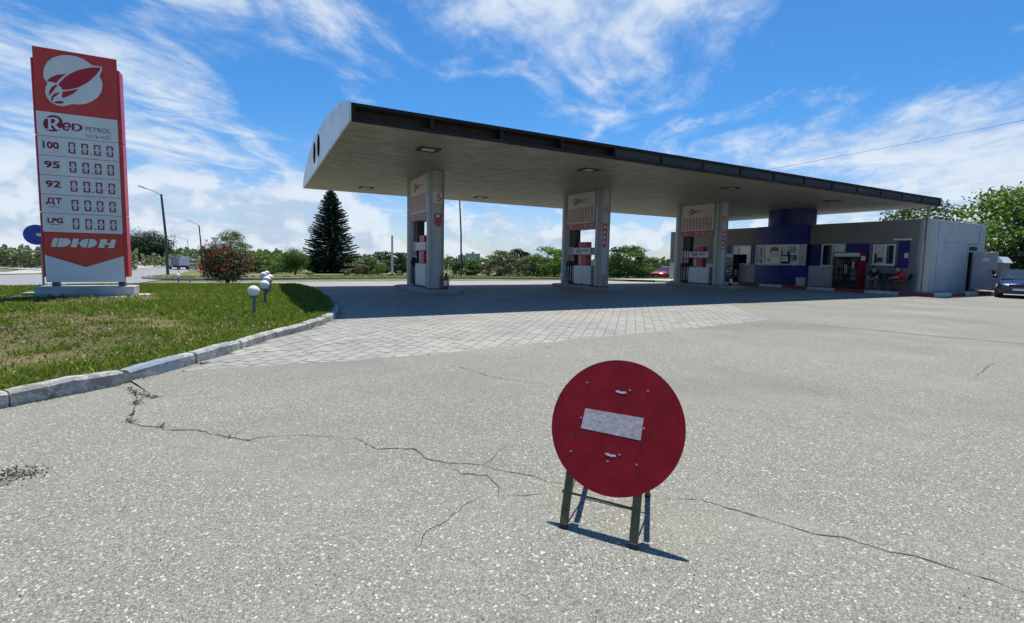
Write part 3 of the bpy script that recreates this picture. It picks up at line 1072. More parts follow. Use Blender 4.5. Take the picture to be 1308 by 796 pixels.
# dead leaves and dry clumps on the thin ground
ND = 42000
X = RNG.uniform(-8, 1, ND)
Y = RNG.uniform(5.2, 18, ND)
dd = 1.25*np.exp(-(((X+2.9)/1.5)**2+((Y-9.3)/2.3)**2))+.9*np.exp(-(((X+4.4)/2.6)**2+((Y-15.9)/1.3)**2))+.6*np.exp(-(((X+1.7)/.8)**2+((Y-10.6)/.9)**2))+.5*np.exp(-(((X+4.2)/1.6)**2+((Y-11.6)/1.8)**2))
nn_ = value_noise(X, Y, 1.1, 41)*.6+value_noise(X, Y, 3.4, 42)*.4
ok = inside(lawn_in, X, Y) & (RNG.uniform(0, 1, ND) < np.clip(dd*(2.2*nn_-.35), 0, 1)) & ~((X > -5.9) & (X < -2.7) & (Y > 17) & (Y < 18.5))
X, Y = X[ok], Y[ok]
P = np.stack([X, Y, lawn_h(X, Y)+RNG.uniform(.004, .045, len(X))], 1)
dl_ = leaves_mesh('dead_leaves', P, np.tile([0, 0, 1.], (len(P), 1)), .022, 'dry_leaf', None, .4, None, .8)
dl_['kind'] = 'stuff'
# clumps of taller turf
NC = 26000
cx_, cy_ = RNG.uniform(-7, 1.6, 420), 5.5+20*RNG.uniform(0, 1, 420)**1.4
ci = RNG.integers(0, 420, NC)
X, Y = cx_[ci]+RNG.normal(0, .09, NC), cy_[ci]+RNG.normal(0, .09, NC)
ok = inside(lawn_in, X, Y) & ~((X > -5.9) & (X < -2.7) & (Y > 17) & (Y < 18.5))
X, Y, ci = X[ok], Y[ok], ci[ok]
g = blades('grass', X, Y, lawn_h(X, Y), RNG.uniform(.05, .115, len(X)), .003+.0004*Y, 'grass_blade', np.clip(RNG.uniform(0, .6, len(X))+.25*((ci % 7)/7.), 0, .85), None, .5)
g['kind'] = 'stuff'
# longer tufts along the kerb, leaning over it
ke = np.array(inset(edge_line, .20))
ii = RNG.integers(0, len(ke)-1, 9000)
tt = RNG.uniform(0, 1, 9000)
X = ke[ii, 0]*(1-tt)+ke[ii+1, 0]*tt+RNG.normal(0, .035, 9000)
Y = ke[ii, 1]*(1-tt)+ke[ii+1, 1]*tt+RNG.normal(0, .035, 9000)
kp = value_noise(X, Y, 2.2, 31) > .38
X, Y = X[kp], Y[kp]
g = blades('grass', X, Y, lawn_h(X, Y)-.01, RNG.uniform(.04, .12, len(X)), np.full(len(X), .004), 'grass_blade', RNG.uniform(0, .9, len(X)), None, .75)
g['kind'] = 'stuff'
# broad weeds low in the turf
NW = 9000
X = RNG.uniform(-7, 1.6, NW)
Y = 5.5+14*RNG.uniform(0, 1, NW)**1.3
pat = value_noise(X, Y, .9, 9)
ok = inside(lawn_in, X, Y) & (pat > .55)
X, Y = X[ok], Y[ok]
P = np.stack([X, Y, lawn_h(X, Y)+RNG.uniform(.02, .07, len(X))], 1)
w_ = leaves_mesh('weeds', P, np.tile([0, 0, 1.], (len(P), 1)), .032, 'leaf_mid', None, .5, None, .5)
w_['kind'] = 'stuff'
# weeds rooted in the cracks and at the foot of the kerb
pts = []
for (px, py, k, s) in [(166, 498, 16, .03), (172, 502, 22, .04), (179, 504, 26, .05), (188, 507, 26, .05), (197, 509, 26, .04), (174, 516, 34, .05), (169, 530, 10, .03), (166, 539, 18, .04), (206, 546, 12, .04), (293, 559, 8, .03), (2, 520, 90, .10), (50, 512, 40, .08), (90, 503, 40, .08), (140, 494, 60, .08), (180, 486, 40, .06), (262, 465, 30, .05), (330, 452, 24, .08), (396, 452, 24, .12), (440, 411, 30, .1), (428, 412, 26, .1), (404, 421, 26, .1), (560, 455, 20, .15), (700, 445, 20, .2), (845, 427, 26, .2), (900, 421, 26, .2), (960, 417, 26, .25)]:
    c = gp(px, py)
    for _ in range(k):
        pts.append((c.x+random.gauss(0, s*.6), c.y+random.gauss(0, s*.35), random.uniform(.004, .028)))
P = np.array(pts)
w2 = leaves_mesh('weeds', P, np.tile([0, 0, 1.], (len(P), 1)), .014, 'leaf_olive', None, .45, None, .7)
w2['kind'] = 'stuff'
# bits of grit on the tarmac
q = MB()
for _ in range(70):
    px, py = random.uniform(0, 1308), random.uniform(470, 796)
    c = gp(px, py)
    if inside(lawn_edge, np.array([c.x]), np.array([c.y]))[0]:
        continue
    r = random.uniform(.0015, .004)
    q.ball((c.x, c.y, .003), r, 5, 3)
for _ in range(260):
    px, py = random.gauss(14, 22), random.gauss(609, 5)
    c = gp(px, py+px*-.12)
    q.ball((c.x, c.y, .003), random.uniform(.002, .007), 5, 3)
pp = [gp(a_, b_) for a_, b_ in ((-30, 622), (8, 612), (24, 604), (44, 600), (40, 606), (20, 613), (2, 622), (-30, 634))]
MB().add([(p.x, p.y, .0022) for p in pp], [tuple(range(8))]).build('dirt_patch', 'joint_sand', forecourt, fix=False)
o = q.build('gravel', 'crack_fill')
o['kind'] = 'stuff'

# ------------------------------------------------------------------ price pylon
PY = 17.5
pylon = thing('price_pylon', 'tall red and white fuel price pylon with rocket emblem on the lawn', 'price sign', (-4.3, PY, .1))
L_, R__ = -5.155, -3.445
MB().box(-5.17, -3.39, PY+.03, PY+.40, .70, 6.50).build('body', 'pylon_red', pylon)
for x0, x1 in ((-5.205, -5.17), (-3.39, -3.355)):
    for z0, z1 in ((.70, 2.455), (2.475, 4.49), (4.51, 6.49)):
        MB().box(x0, x1, PY+.015, PY+.42, z0, z1).build('side_panel', 'pylon_side', pylon, bevel=.008)
MB().box(-5.155, -3.41, PY, PY+.06, 5.145, 6.785).build('top_panel', 'pylon_red', pylon, bevel=.006)
for z0, z1, nm in ((4.50, 5.13, 'brand_panel'), (3.985, 4.488, 'price_row'), (3.467, 3.973, 'price_row'), (2.953, 3.455, 'price_row'), (2.444, 2.941, 'price_row'), (1.932, 2.432, 'price_row')):
    MB().box(L_, R__, PY, PY+.04, z0, z1).build(nm, 'pylon_white', pylon, bevel=.004)
MB().prism([(-5.15, .56), (-3.45, .56), (-3.45, 1.307), (-4.30, .978), (-5.15, 1.307)], 'y', PY-.002, PY+.05).build('base_panel', 'pylon_white', pylon)
MB().prism([(-5.155, 1.32), (-4.30, .99), (-3.44, 1.32), (-3.44, 1.92), (-5.155, 1.92)], 'y', PY, PY+.05).build('name_panel', 'pylon_red', pylon)
for x in (-5.0, -3.55):
    MB().box(x-.07, x+.07, PY+.12, PY+.30, .40, .72).build('post', 'steel_post', pylon)
MB().box(-5.37, -3.225, PY-.12, PY+.62, .02, .435).build('plinth', 'plinth_concrete', pylon, bevel=.012)
def zy(s, ox, oy, pts, y=PY):
    return [(lambda p: (p.x, p.z))(on_y(a/s+ox, b/s+oy, y)) for a, b in pts]
E1 = lambda pts: zy(4.425, 20, 40, pts)
emb = MB().prism(E1([(158, 240), (165, 205), (182, 175), (210, 153), (250, 140), (295, 137), (340, 143), (385, 160), (415, 180), (435, 195), (465, 200), (490, 203), (488, 225), (475, 255), (490, 285), (493, 310), (485, 345), (465, 375), (435, 398), (395, 412), (350, 416), (320, 413), (300, 420), (270, 425), (235, 420), (205, 405), (182, 380), (170, 350), (172, 320), (182, 300), (175, 285), (162, 265)]), 'y', PY-.035, PY-.001).build('emblem', 'pylon_white', pylon)
for nm, pts in (('rocket_body', [(482, 208), (440, 207), (395, 213), (350, 225), (312, 243), (282, 262), (260, 284), (243, 305), (262, 322), (268, 334), (300, 332), (345, 324), (385, 306), (425, 280), (455, 250), (475, 226)]),
                ('rocket_fin', [(178, 283), (200, 265), (240, 248), (288, 245), (262, 262), (245, 280), (232, 296), (205, 289)]),
                ('rocket_fin', [(358, 329), (332, 352), (300, 370), (265, 380), (268, 345), (312, 338)]),
                ('rocket_fin', [(190, 368), (194, 340), (208, 316), (230, 305), (238, 310), (222, 330), (207, 350)]),
                ('rocket_flame', [(202, 388), (208, 368), (224, 354), (252, 347), (240, 362), (224, 372), (214, 384), (208, 402)]),
                ('rocket_flame', [(213, 404), (240, 397), (262, 396), (278, 405), (262, 411), (236, 411)])):
    MB().prism(E1(pts), 'y', PY-.043, PY-.034).build(nm, 'rocket_red', emb)
def py_place(e):
    return lambda u, v: Vector((u, PY-e, v))
E2 = lambda pts: zy(4.68, 30, 130, pts)
def ell(cx, cy, rx, ry, n=28, a0=0, a1=2*PI):
    return [(cx+rx*math.cos(a0+(a1-a0)*i/n), cy+ry*math.sin(a0+(a1-a0)*i/n)) for i in range(n if a1-a0 > 6.28 else n+1)]
brand = MB().prism(E2(ell(177, 130, 59, 49)), 'y', PY-.006, PY).build('brand_disc', 'digit_red', pylon)
MB().prism(E2([(133, 97), (186, 94), (205, 100), (213, 112), (209, 127), (193, 137), (210, 156), (224, 161), (224, 168), (197, 168), (174, 139), (166, 139), (167, 160), (177, 162), (177, 168), (140, 166), (140, 160), (149, 158), (148, 104), (134, 103)]), 'y', PY-.010, PY-.005).build('brand_letter', 'pylon_white', brand)
MB().prism(E2([(165, 104), (181, 103), (190, 111), (189, 122), (180, 129), (165, 130)]), 'y', PY-.013, PY-.009).build('brand_letter', 'digit_red', brand)
q = MB()
arc = [(258+27*math.cos(a), 149+25*math.sin(a), 258+15*math.cos(a), 149+16*math.sin(a)) for a in np.linspace(.75, 2*PI+.02, 22)]
for (a0, b0, a1, b1), (a2, b2, a3, b3) in zip(arc, arc[1:]):
    q.prism(E2([(a0, b0), (a2, b2), (a3, b3), (a1, b1)]), 'y', PY-.011, PY-.001)
q.prism(E2([(240, 146), (284, 150), (284, 156), (240, 152)]), 'y', PY-.0125, PY-.001)
q.build('brand_letter', 'digit_red', pylon)
q = MB()
q.prism(E2([(290, 130), (304, 131), (304, 173), (290, 171)]), 'y', PY-.008, PY-.001)
q.prism(E2([(306, 131), (330, 134), (348, 144), (354, 156), (346, 170), (328, 177), (306, 176), (306, 170), (322, 170), (333, 164), (336, 154), (331, 144), (322, 139), (306, 138)]), 'y', PY-.008, PY-.001)
q.build('brand_letter', 'digit_red', pylon)
word('lettering', 'PETROL', (-4.15, 4.725, -3.605, 4.845), py_place(.004), 'digit_red', pylon)
word('lettering', 'СЕТЬ АЗС', (-4.15, 4.560, -3.61, 4.645), py_place(.004), 'digit_red', pylon)
rows = [(4.488, '100', ''), (3.973, '95', ''), (3.455, '92', ''), (2.941, 'ДТ', 'ЕВРО'), (2.432, 'LPG', '')]
def seg0(x0, x1, z0, z1, y0, y1, w):
    q = MB()
    zm, g = (z0+z1)/2, w*.20
    for pts in ([(x0+g, z1), (x1-g, z1), (x1-w, z1-w), (x0+w, z1-w)], [(x0+g, z0), (x1-g, z0), (x1-w, z0+w), (x0+w, z0+w)]):
        q.prism(pts, 'y', y0, y1)
    for xa, s in ((x0, 1), (x1, -1)):
        for za, zb in ((z0, zm-g*.5), (zm+g*.5, z1)):
            q.prism([(xa, za+g), (xa+s*w, za+w*.9), (xa+s*w, zb-w*.9), (xa, zb-g)], 'y', y0, y1)
    return q
for zt, a, b in rows:
    zz0 = zt-.40
    badge = MB().prism([(-5.06, zt-.06), (-4.735, zt-.06), (-4.735, zt-.36), (-4.90, zt-.455), (-5.06, zt-.36)], 'y', PY-.006, PY).build('grade_badge', 'badge_pink', pylon)
    MB().prism([(-5.045, zt-.073), (-4.75, zt-.073), (-4.75, zt-.352), (-4.90, zt-.438), (-5.045, zt-.352)], 'y', PY-.009, PY-.005).build('badge_face', 'pylon_white', badge)
    hw = {'100': .155, '95': .145, '92': .145, 'ДТ': .155, 'LPG': .15}[a]
    vz = (zt-.325, zt-.155) if not b else (zt-.275, zt-.10)
    if a == 'LPG':
        vz = (zt-.26, zt-.13)
    word('lettering', a, (-4.897-hw, vz[0], -4.897+hw, vz[1]), py_place(.011), 'digit_red', badge, bold=.016)
    if b:
        word('lettering', b, (-5.0, zt-.352, -4.80, zt-.298), py_place(.0115), 'digit_red', badge)
    if a == 'LPG':
        MB().box(-5.005, -4.79, PY-.011, PY-.008, zt-.305, zt-.287).build('lettering', 'digit_red', badge)
    for xa in (-4.530, -4.258, -3.990, -3.714):
        MB().box(xa+.022, xa+.118, PY-.003, PY+.001, zz0+.02, zz0+.27).build('digit_field', 'badge_pink', pylon)
        seg0(xa, xa+.140, zz0, zz0+.29, PY-.009, PY-.002, .030).build('digit', 'digit_red', pylon)
    MB().box(-4.062, -4.032, PY-.008, PY-.001, zz0, zz0+.03).build('decimal_point', 'digit_red', pylon)
# slanted name
def slant(pts, x0, w):
    return [(x0+u*w+(v*.235)*.26, 1.528+v*.24) for u, v in pts]
q = [MB(), MB(), MB()]
q[0].prism(slant([(0, 0), (.26, 0), (.26, 1), (0, 1)], -5.01, .40), 'y', PY-.012, PY)
q[0].prism(slant([(.31, 0), (.60, 0), (.82, .14), (.95, .42), (.93, .72), (.80, .93), (.66, 1), (.31, 1)], -5.01, .40), 'y', PY-.012, PY)
q[1].prism(slant([(0, 0), (.22, 0), (.22, .42), (.28, .42), (.28, .58), (.22, .58), (.22, 1), (0, 1)], -4.60, .56), 'y', PY-.012, PY)
q[1].prism(slant([(.30, .5), (.33, .24), (.42, .06), (.53, 0), (.60, 0), (.60, 1), (.52, 1), (.40, .92), (.32, .74)], -4.60, .56), 'y', PY-.012, PY)
q[1].prism(slant([(.64, 0), (.76, .02), (.88, .14), (.96, .38), (.94, .68), (.86, .90), (.74, 1), (.64, 1)], -4.60, .56), 'y', PY-.012, PY)
q[2].prism(slant([(0, 0), (.38, 0), (.38, .40), (.62, .40), (.62, 0), (1, 0), (1, 1), (.68, 1), (.68, .60), (.44, .60), (.44, 1), (0, 1)], -4.005, .345), 'y', PY-.012, PY)
for k in q:
    k.build('name_letter', 'pylon_white', pylon)
for i, (x0, x1, y0, y1, z1, rz) in enumerate([(-3.95, -3.05, 16.95, 17.32, .17, .05), (-4.9, -4.0, 16.98, 17.32, .15, -.03), (-3.18, -2.9, 17.3, 17.9, .19, .1)]):
    sl_ = MB().box(x0, x1, y0, y1, .05, z1, rz=rz).build('concrete_slab', 'pale_concrete', None, bevel=.01)
    tag(sl_, ['flat concrete slab on the soil under the right half of the price pylon', 'flat concrete slab on the soil under the left half of the price pylon', 'small concrete slab beside the right end of the pylon plinth'][i], 'slab')
sl_ = MB().box(-5.75, -5.36, 17.75, 18.15, .05, .26).build('concrete_slab', 'grey_concrete', None, bevel=.01)
tag(sl_, 'dark concrete block at the left end of the pylon plinth', 'slab')

# ------------------------------------------------------------------ no-entry sign on its trestle
ax = Vector((.579, -.815, 0)).normalized()
nh = Vector((.815, .579, 0)).normalized()
TL = math.radians(25.5)
bx = Vector((0, 0, math.cos(TL)))+nh*math.sin(TL)
nb = ax.cross(bx)
if nb.dot(nh) < 0:
    nb = -nb
rr = 0.0
su = ax*math.cos(rr)+bx*math.sin(rr)
sv = -ax*math.sin(rr)+bx*math.cos(rr)
DC = EYE+pix_dir(785.6, 543.3)*2.655
SRAD = .371
def sg(u, v, w=0.0):
    return DC+su*u+sv*v+nb*w
sign = thing('no_entry_sign', 'round dark red no-entry sign on an olive steel trestle standing alone on the tarmac', 'traffic sign', (1.53, 1.9, 0))
def sprism(pts, w0, w1):
    n = len(pts)
    return MB().add([sg(u, v, w0) for u, v in pts]+[sg(u, v, w1) for u, v in pts], [tuple(range(n))[::-1], tuple(range(n, 2*n))]+[(i, (i+1) % n, n+(i+1) % n, n+i) for i in range(n)])
disc = sprism(circle(0, 0, SRAD, 72), 0, .004).build('disc', 'sign_red', sign)
bar_ = sprism([(-.183, .066), (.149, .064), (.147, -.056), (-.189, -.048)], -.0008, 0).build('white_bar', 'sign_white', disc)
for u, v in ((-.197, .215), (.153, .215), (-.225, -.184), (.142, -.183), (.055, .205), (.046, -.150), (-.012, -.196), (-.198, .01), (.156, .01)):
    sprism(circle(u, v, .0055, 8), -.0016, 0).build('rivet', 'rivet_steel', disc)
for u, v, s in ((.008, .186, 1), (.0, -.162, 1)):
    sprism([(u-.034*s, v+.004), (u-.02, v+.009), (u, v+.004), (u+.024*s, v+.007), (u+.030*s, v-.002), (u+.004, v-.007), (u-.026*s, v-.003)], -.0012, 0).build('scratch', 'scuff_white', disc)
for u, v in ((-.215, -.093), (.150, -.094)):
    sprism([(u-.004, v+.018), (u+.004, v+.02), (u+.003, v-.016), (u-.003, v-.018)], -.0011, 0).build('scratch', 'black_rubber', disc)
def leg_bar(a, b, w, t, side, name, m, parent):
    """square steel bar from a to b; side is its width direction"""
    a, b = Vector(a), Vector(b)
    d = (b-a).normalized()
    s = (side-d*side.dot(d)).normalized()*w/2
    f = d.cross(s).normalized()*t/2
    vs = [a-s-f, a+s-f, a+s+f, a-s+f, b-s-f, b+s-f, b+s+f, b-s+f]
    return MB().add(vs, [(0, 1, 2, 3), (7, 6, 5, 4), (0, 4, 5, 1), (1, 5, 6, 2), (2, 6, 7, 3), (3, 7, 4, 0)]).build(name, m, parent, bevel=.002)
feet = [gp(719.5, 674.5), gp(808.5, 700.5)]
tops = [sg(-.235, .12, .030), sg(.145, .12, .030)]
print('FEET', [round((f-DC).dot(nb), 3) for f in feet], 'low', DC.z-SRAD*math.cos(TL))
for f, t in zip(feet, tops):
    d = (t-f).normalized()
    lg = leg_bar(f+d*.018, t, .043, .024, ax, 'front_leg', 'olive_steel', sign)
    leg_bar(f, f+d*.022, .047, .028, ax, 'rubber_foot', 'black_rubber', lg)
mid = [f.lerp(t, (.165-f.z)/(t.z-f.z)) for f, t in zip(feet, tops)]
MB().tube([mid[0], mid[1]], .0065, 8).build('cross_bar', 'olive_steel', sign)
for k in (0, 1):
    MB().tube([mid[k]-ax*.03, mid[k]-ax*.012], .010, 8).build('bolt', 'olive_steel', sign)
rf = [Vector((1.86, 2.42, 0)), Vector((2.10, 2.12, 0))]
for k in (0, 1):
    d = (tops[k]+nb*.03-rf[k]).normalized()
    lg = leg_bar(rf[k]+d*.015, tops[k]+nb*.03, .028, .026, ax, 'rear_leg', 'olive_steel', sign)
    leg_bar(rf[k], rf[k]+d*.02, .032, .030, ax, 'rubber_foot', 'black_rubber', lg)
    br = rf[k].lerp(tops[k]+nb*.03, .42)
    MB().tube([mid[k]-Vector((0, 0, .07)), br], .005, 6).build('brace', 'olive_steel', sign)
MB().tube([rf[0].lerp(tops[0]+nb*.02, .42), rf[1].lerp(tops[1]+nb*.02, .42)], .006, 6).build('cross_bar', 'olive_steel', sign)

# ------------------------------------------------------------------ globe lamps on the lawn
def globe_lamp(loc, h, r, label, group='white globe lamps on the lawn'):
    t = thing('globe_lamp', label, 'lamp', loc, 0, group)
    local('post', MB().tube([(0, 0, -.1), (.004, 0, h-r*1.1)], .032, 10), 'lamp_green', t, smooth=True)
    local('collar', MB().lathe((0, 0, h-r*1.25), [(.04, 0), (.075, .01), (.08, .05), (.05, .06)], 16), 'lamp_green', t, smooth=True)
    local('globe', MB().ball((0, 0, h), r, 24, 16), 'lamp_white', t, smooth=True)
    return t
for (px, py, d, lab) in [(324, 371.9, 11.5, 'white globe lamp nearest the kerb, frontmost of the lawn lamps'), (338, 364, 13.9, 'white globe lamp second from the front on a green post'),
                         (340.8, 357.6, 16.4, 'white globe lamp third from the front, just behind a lower one'), (344.4, 355.2, 17.9, 'white globe lamp at the right of the cluster by the shaded grass'),
                         (336.6, 351.4, 20.8, 'small far globe lamp leaning out left of the lamp cluster'), (340.6, 349.6, 22.8, 'farthest and topmost globe lamp of the lamp cluster'),]:
    p = on_y(px, py, d)
    base = float(lawn_h(np.array([p.x]), np.array([p.y]))[0])
    globe_lamp((p.x, p.y, base), p.z-base, .118, lab)
p = gp(228, 362)
globe_lamp((p.x, p.y, p.z), height_at(227.6, 351.8, p)-p.z, .115, 'lone white globe lamp left of the rose bush at the lawn rear edge')
p = gp(243, 361)
tag(MB().tube([p, p+Vector((0, 0, .32))], .05, 10).build('short_post', 'grey_concrete'), 'short grey stub post on the lawn edge left of the rose bush', 'post')

# ------------------------------------------------------------------ canopy
CX0, CX1, CY0, CY1, CZ = 2.15, 34.15, 12.95, 27.3, 4.87
prof = [(12.95, 5.31), (14.0, 5.60), (15.2, 5.78), (16.4, 5.92), (17.8, 6.05), (19.3, 6.14), (20.85, 6.17), (22.05, 6.12), (23.3, 6.02), (24.9, 5.82), (26.2, 5.50), (27.0, 5.22), (27.3, 5.02)]
canopy = thing('canopy', 'long flat filling station canopy with dark fascia carried on paired grey columns', 'canopy', (18, 20, 0))
NB = 15
BW = (CX1-CX0)/NB
# roof skin
q = MB()
vs = [(x, y, z) for x in (CX0+.03, CX1-.03) for y, z in prof]
n = len(prof)
q.add(vs, [(i, i+1, n+i+1, n+i) for i in range(n-1)])
q.build('roof', 'roof_metal', canopy)
MB().box(CX0+.06, CX1-.06, CY0+.45, CY1-.02, CZ+.03, CZ+.06).build('roof_deck', 'fascia_dark', canopy)
# soffit: narrow boards in fifteen bays
q = MB()
y = CY0+.10
ns = 89
sw = (CY1-.03-y)/ns
for i in range(ns):
    z = CZ+random.uniform(-.002, .002)
    q.box(.012, BW-.012, y+i*sw+.010, y+(i+1)*sw-.010, z, z+.02)
o = q.build('soffit_panel', 'soffit', canopy)
o.location = (CX0, 0, 0)
o.matrix_parent_inverse = canopy.matrix_basis.inverted()
me_s = o.data
for k in range(1, NB):
    o2 = link('soffit_panel', me_s, canopy)
    o2.location = (CX0+k*BW, 0, 0)
for k in range(1, NB):
    MB().box(CX0+k*BW-.018, CX0+k*BW+.018, CY0+.1, CY1-.03, CZ+.004, CZ+.02).build('soffit_joint', 'column_metal', canopy)
# front fascia: rails, uprights, panels
MB().box(CX0, CX1, CY0, CY0+.10, 5.225, 5.31).build('top_rail', 'fascia_dark', canopy, bevel=.006)
MB().box(CX0, CX1, CY0+.002, CY0+.10, CZ-.015, CZ+.075).build('bottom_rail', 'fascia_dark', canopy, bevel=.006)
MB().box(CX0+.05, CX1-.05, CY0+.36, CY0+.40, CZ+.03, 5.30).build('fascia_back', 'fascia_brown', canopy)
MB().box(CX0+.05, CX1-.05, CY0+.03, CY0+.36, 5.235, 5.30).build('fascia_cover', 'fascia_brown', canopy)
for k in range(NB+1):
    x = min(max(CX0+k*BW, CX0+.05), CX1-.05)
    MB().box(x-.04, x+.04, CY0+.012, CY0+.30, CZ+.076, 5.224).build('fascia_upright', 'fascia_dark', canopy)
for k in range(NB):
    if k >= 4:
        MB().box(CX0+k*BW+.06, CX0+(k+1)*BW-.06, CY0+.05, CY0+.07, CZ+.085, 5.215).build('fascia_panel', 'fascia_panel', canopy)
MB().box(CX0, CX1, CY1-.03, CY1, CZ-.01, 5.02).build('rear_rail', 'silver_panel', canopy)
# end panels
def prof_z(y):
    for (a, za), (b, zb) in zip(prof, prof[1:]):
        if a <= y <= b:
            return za+(zb-za)*(y-a)/(b-a)
    return prof[-1][1]
cuts = [12.95, 16.3, 19.28, 20.85, 22.05, 24.9, 27.3]
for X0, X1 in ((CX0-.05, CX0), (CX1, CX1+.05)):
    for a, b in zip(cuts, cuts[1:]):
        ys = [a+.006]+[y for y, z in prof if a+.05 < y < b-.05]+[b-.006]
        MB().prism([(a+.006, CZ-.015), (b-.006, CZ-.015)]+[(y, prof_z(y)+.02) for y in ys[::-1]], 'x', X0, X1).build('end_panel', 'silver_panel', canopy)
for yc in (19.92, 21.42):
    MB().prism(circle(yc, 5.58, .40, 32, .42), 'x', CX0-.062, CX0-.051).build('end_roundel', 'matt_black', canopy)
MB().tube([(33.9, 13.4, 3.75), (33.9, 13.4, CZ)], .06, 10).build('support_pipe', 'pole_grey', canopy)
# lights recessed in the soffit
for ry, nm in ((15.05, 'front'), (25.15, 'rear')):
    for i, x in enumerate((4.85, 11.15, 19.2, 27.3)):
        t = thing('ceiling_light', ['first', 'second', 'third', 'fourth'][i]+' square light from the left in the '+nm+' row under the canopy', 'light', (x, ry, CZ), 0, 'square lights under the canopy')
        local('frame', MB().box(-.34, .34, -.30, -.20, -.035, 0).box(-.34, .34, .20, .30, -.035, 0).box(-.34, -.22, -.20, .20, -.035, 0).box(.22, .34, -.20, .20, -.035, 0), 'fascia_panel', t)
        local('diffuser', MB().box(-.22, .22, -.20, .20, -.022, -.004), 'frame_white', t)

# ------------------------------------------------------------------ pump islands, columns, boards, dispensers
PXC = [6.42, 15.0, 23.55]
NUM = ['5', '4', '2']
SIDE = ['left', 'middle', 'right']
CR, CYF, CYB = .355, 18.95, 21.88
def wrap(cx, cy, r):
    return lambda u, v: Vector((cx+r*math.sin(u/r), cy-r*math.cos(u/r), v))
def patch(name, cx, cy, r, u0, u1, z0, z1, m, parent, n=10, point=0):
    f = wrap(cx, cy, r)
    q = MB()
    us = [u0+(u1-u0)*i/n for i in range(n+1)]
    lowz = [z0-point*(1-abs(2*i/n-1)) for i in range(n+1)]
    q.add([f(u, z) for u, z in zip(us, lowz)]+[f(u, z1) for u in us], [(i, i+1, n+2+i, n+1+i) for i in range(n)])
    return q.build(name, m, parent, fix=False)
for pi, (c, num) in enumerate(zip(PXC, NUM)):
    isl = thing('pump_island', f'raised concrete pump island under the {SIDE[pi]} pair of columns', 'pump island', (c, 20, 0), 0, 'pump islands')
    pts = [(-.55, -2.35), (.55, -2.35), (.95, -1.9), (.95, 2.0), (.6, 2.4), (-.6, 2.4), (-.95, 2.0), (-.95, -1.9)]
    local('kerb_edge', MB().prism(pts, 'z', 0, .13), 'grey_concrete', isl, bevel=.02)
    local('top_slab', MB().prism([(x*.93, y*.97) for x, y in pts], 'z', .10, .148), 'pale_concrete', isl)
    for (yc, nm) in ((CYF, 'front'), (CYB, 'rear')):
        o = MB().lathe((c, yc, .148), [(CR, 0), (CR, CZ-.148)], 36).build('column', 'column_metal', canopy, smooth=True)
        if nm == 'front':
            MB().lathe((c, yc, .149), [(CR+.012, 0), (CR+.012, .03)], 36).build('base_ring', 'fascia_dark', o, smooth=True)
            patch('seam', c, yc, CR+.002, -.30, -.29, .15, CZ, 'dark_groove', o, 2)
            if pi == 0:
                patch('number_plate', c, yc, CR+.003, -.22, .17, 3.60, 4.06, 'board_white', o)
                word('number', '5', (-.07, 3.67, .11, 4.0), wrap(c, yc, CR+.006), 'mark_red', o, .012)
                patch('sticker', c, yc, CR+.003, -.17, .17, 2.78, 3.20, 'mark_red', o, 10, .14)
                q = MB()
                f = wrap(c, yc, CR+.006)
                for k in range(2):
                    q.add([f(-.15, 2.93+k*.09), f(.15, 2.93+k*.09), f(.15, 2.945+k*.09), f(-.15, 2.945+k*.09)], [(0, 1, 2, 3)])
                q.add([f(-.02+.07*math.cos(a), 3.10+.05*math.sin(a)) for a in np.linspace(0, 2*PI, 14)[:-1]], [tuple(range(13))])
                q.build('sticker_print', 'mark_white', o, fix=False)
                patch('notice', c, yc, CR+.003, -.17, .14, 1.42, 1.98, 'column_metal', o)
                q = MB()
                for k in range(7):
                    z = 1.47+k*.072
                    q.add([f(-.15, z), f(.10+.02*(k % 2), z), f(.10+.02*(k % 2), z+.03), f(-.15, z+.03)], [(0, 1, 2, 3)])
                q.build('notice_print', 'badge_pink', o, fix=False)
            else:
                word('number', num, (-.25 if pi == 1 else -.28, 3.72, -.05 if pi == 1 else -.08, 4.06), wrap(c, yc, CR+.005), 'mark_red', o, .012)
                if pi == 1:
                    patch('peeled_strip', c, yc, CR+.003, -.01, .02, 3.70, 4.06, 'mark_red', o, 3)
                patch('sticker', c, yc, CR+.003, -.22 if pi == 1 else -.27, -.01 if pi == 1 else -.05, 2.08 if pi == 1 else 2.2, 3.24, 'mark_red', o)
                f = wrap(c, yc, CR+.006)
                q = MB()
                for k in range(4):
                    z = 2.27+k*.24
                    pts_ = [(u_-.24-(.05 if pi == 2 else 0), v_) for u_, v_ in [(.06, 0), (.10, .02), (.17, .0), (.18, .05), (.13, .07), (.15, .12), (.08, .13), (.05, .08)]]
                    q.add([f(u, z+v) for u, v in pts_], [tuple(range(8))])
                q.build('sticker_print', 'badge_pink', o, fix=False)
                if pi == 1:
                    patch('rust_patch', c, yc, CR+.003, -.20, .04, .18, .78, 'bin_pink', o)
    # price board between the columns
    bd = thing('fuel_board', f'white and red {num}-numbered price board hung between the {SIDE[pi]} pair of columns', 'price board', (c, 20.4, 3), 0, 'price boards above the pumps')
    XB = c-.28
    Y0, Y1 = CYF+.30, CYB-.26
    MB().box(XB, c+.28, Y0, Y1, 3.02, CZ-.01).build('casing', 'board_white', bd)
    def bp(e):
        return lambda u, v: Vector((XB-e, -u, v))
    band = MB().box(XB-.006, XB, Y0+.01, Y1-.01, 3.03, 3.32).build('red_band', 'board_red', bd)
    yl = Y1-.18
    word('lettering', num, (-(yl-.05), 3.09, -(yl-.20), 3.27), bp(.009), 'badge_pink', band)
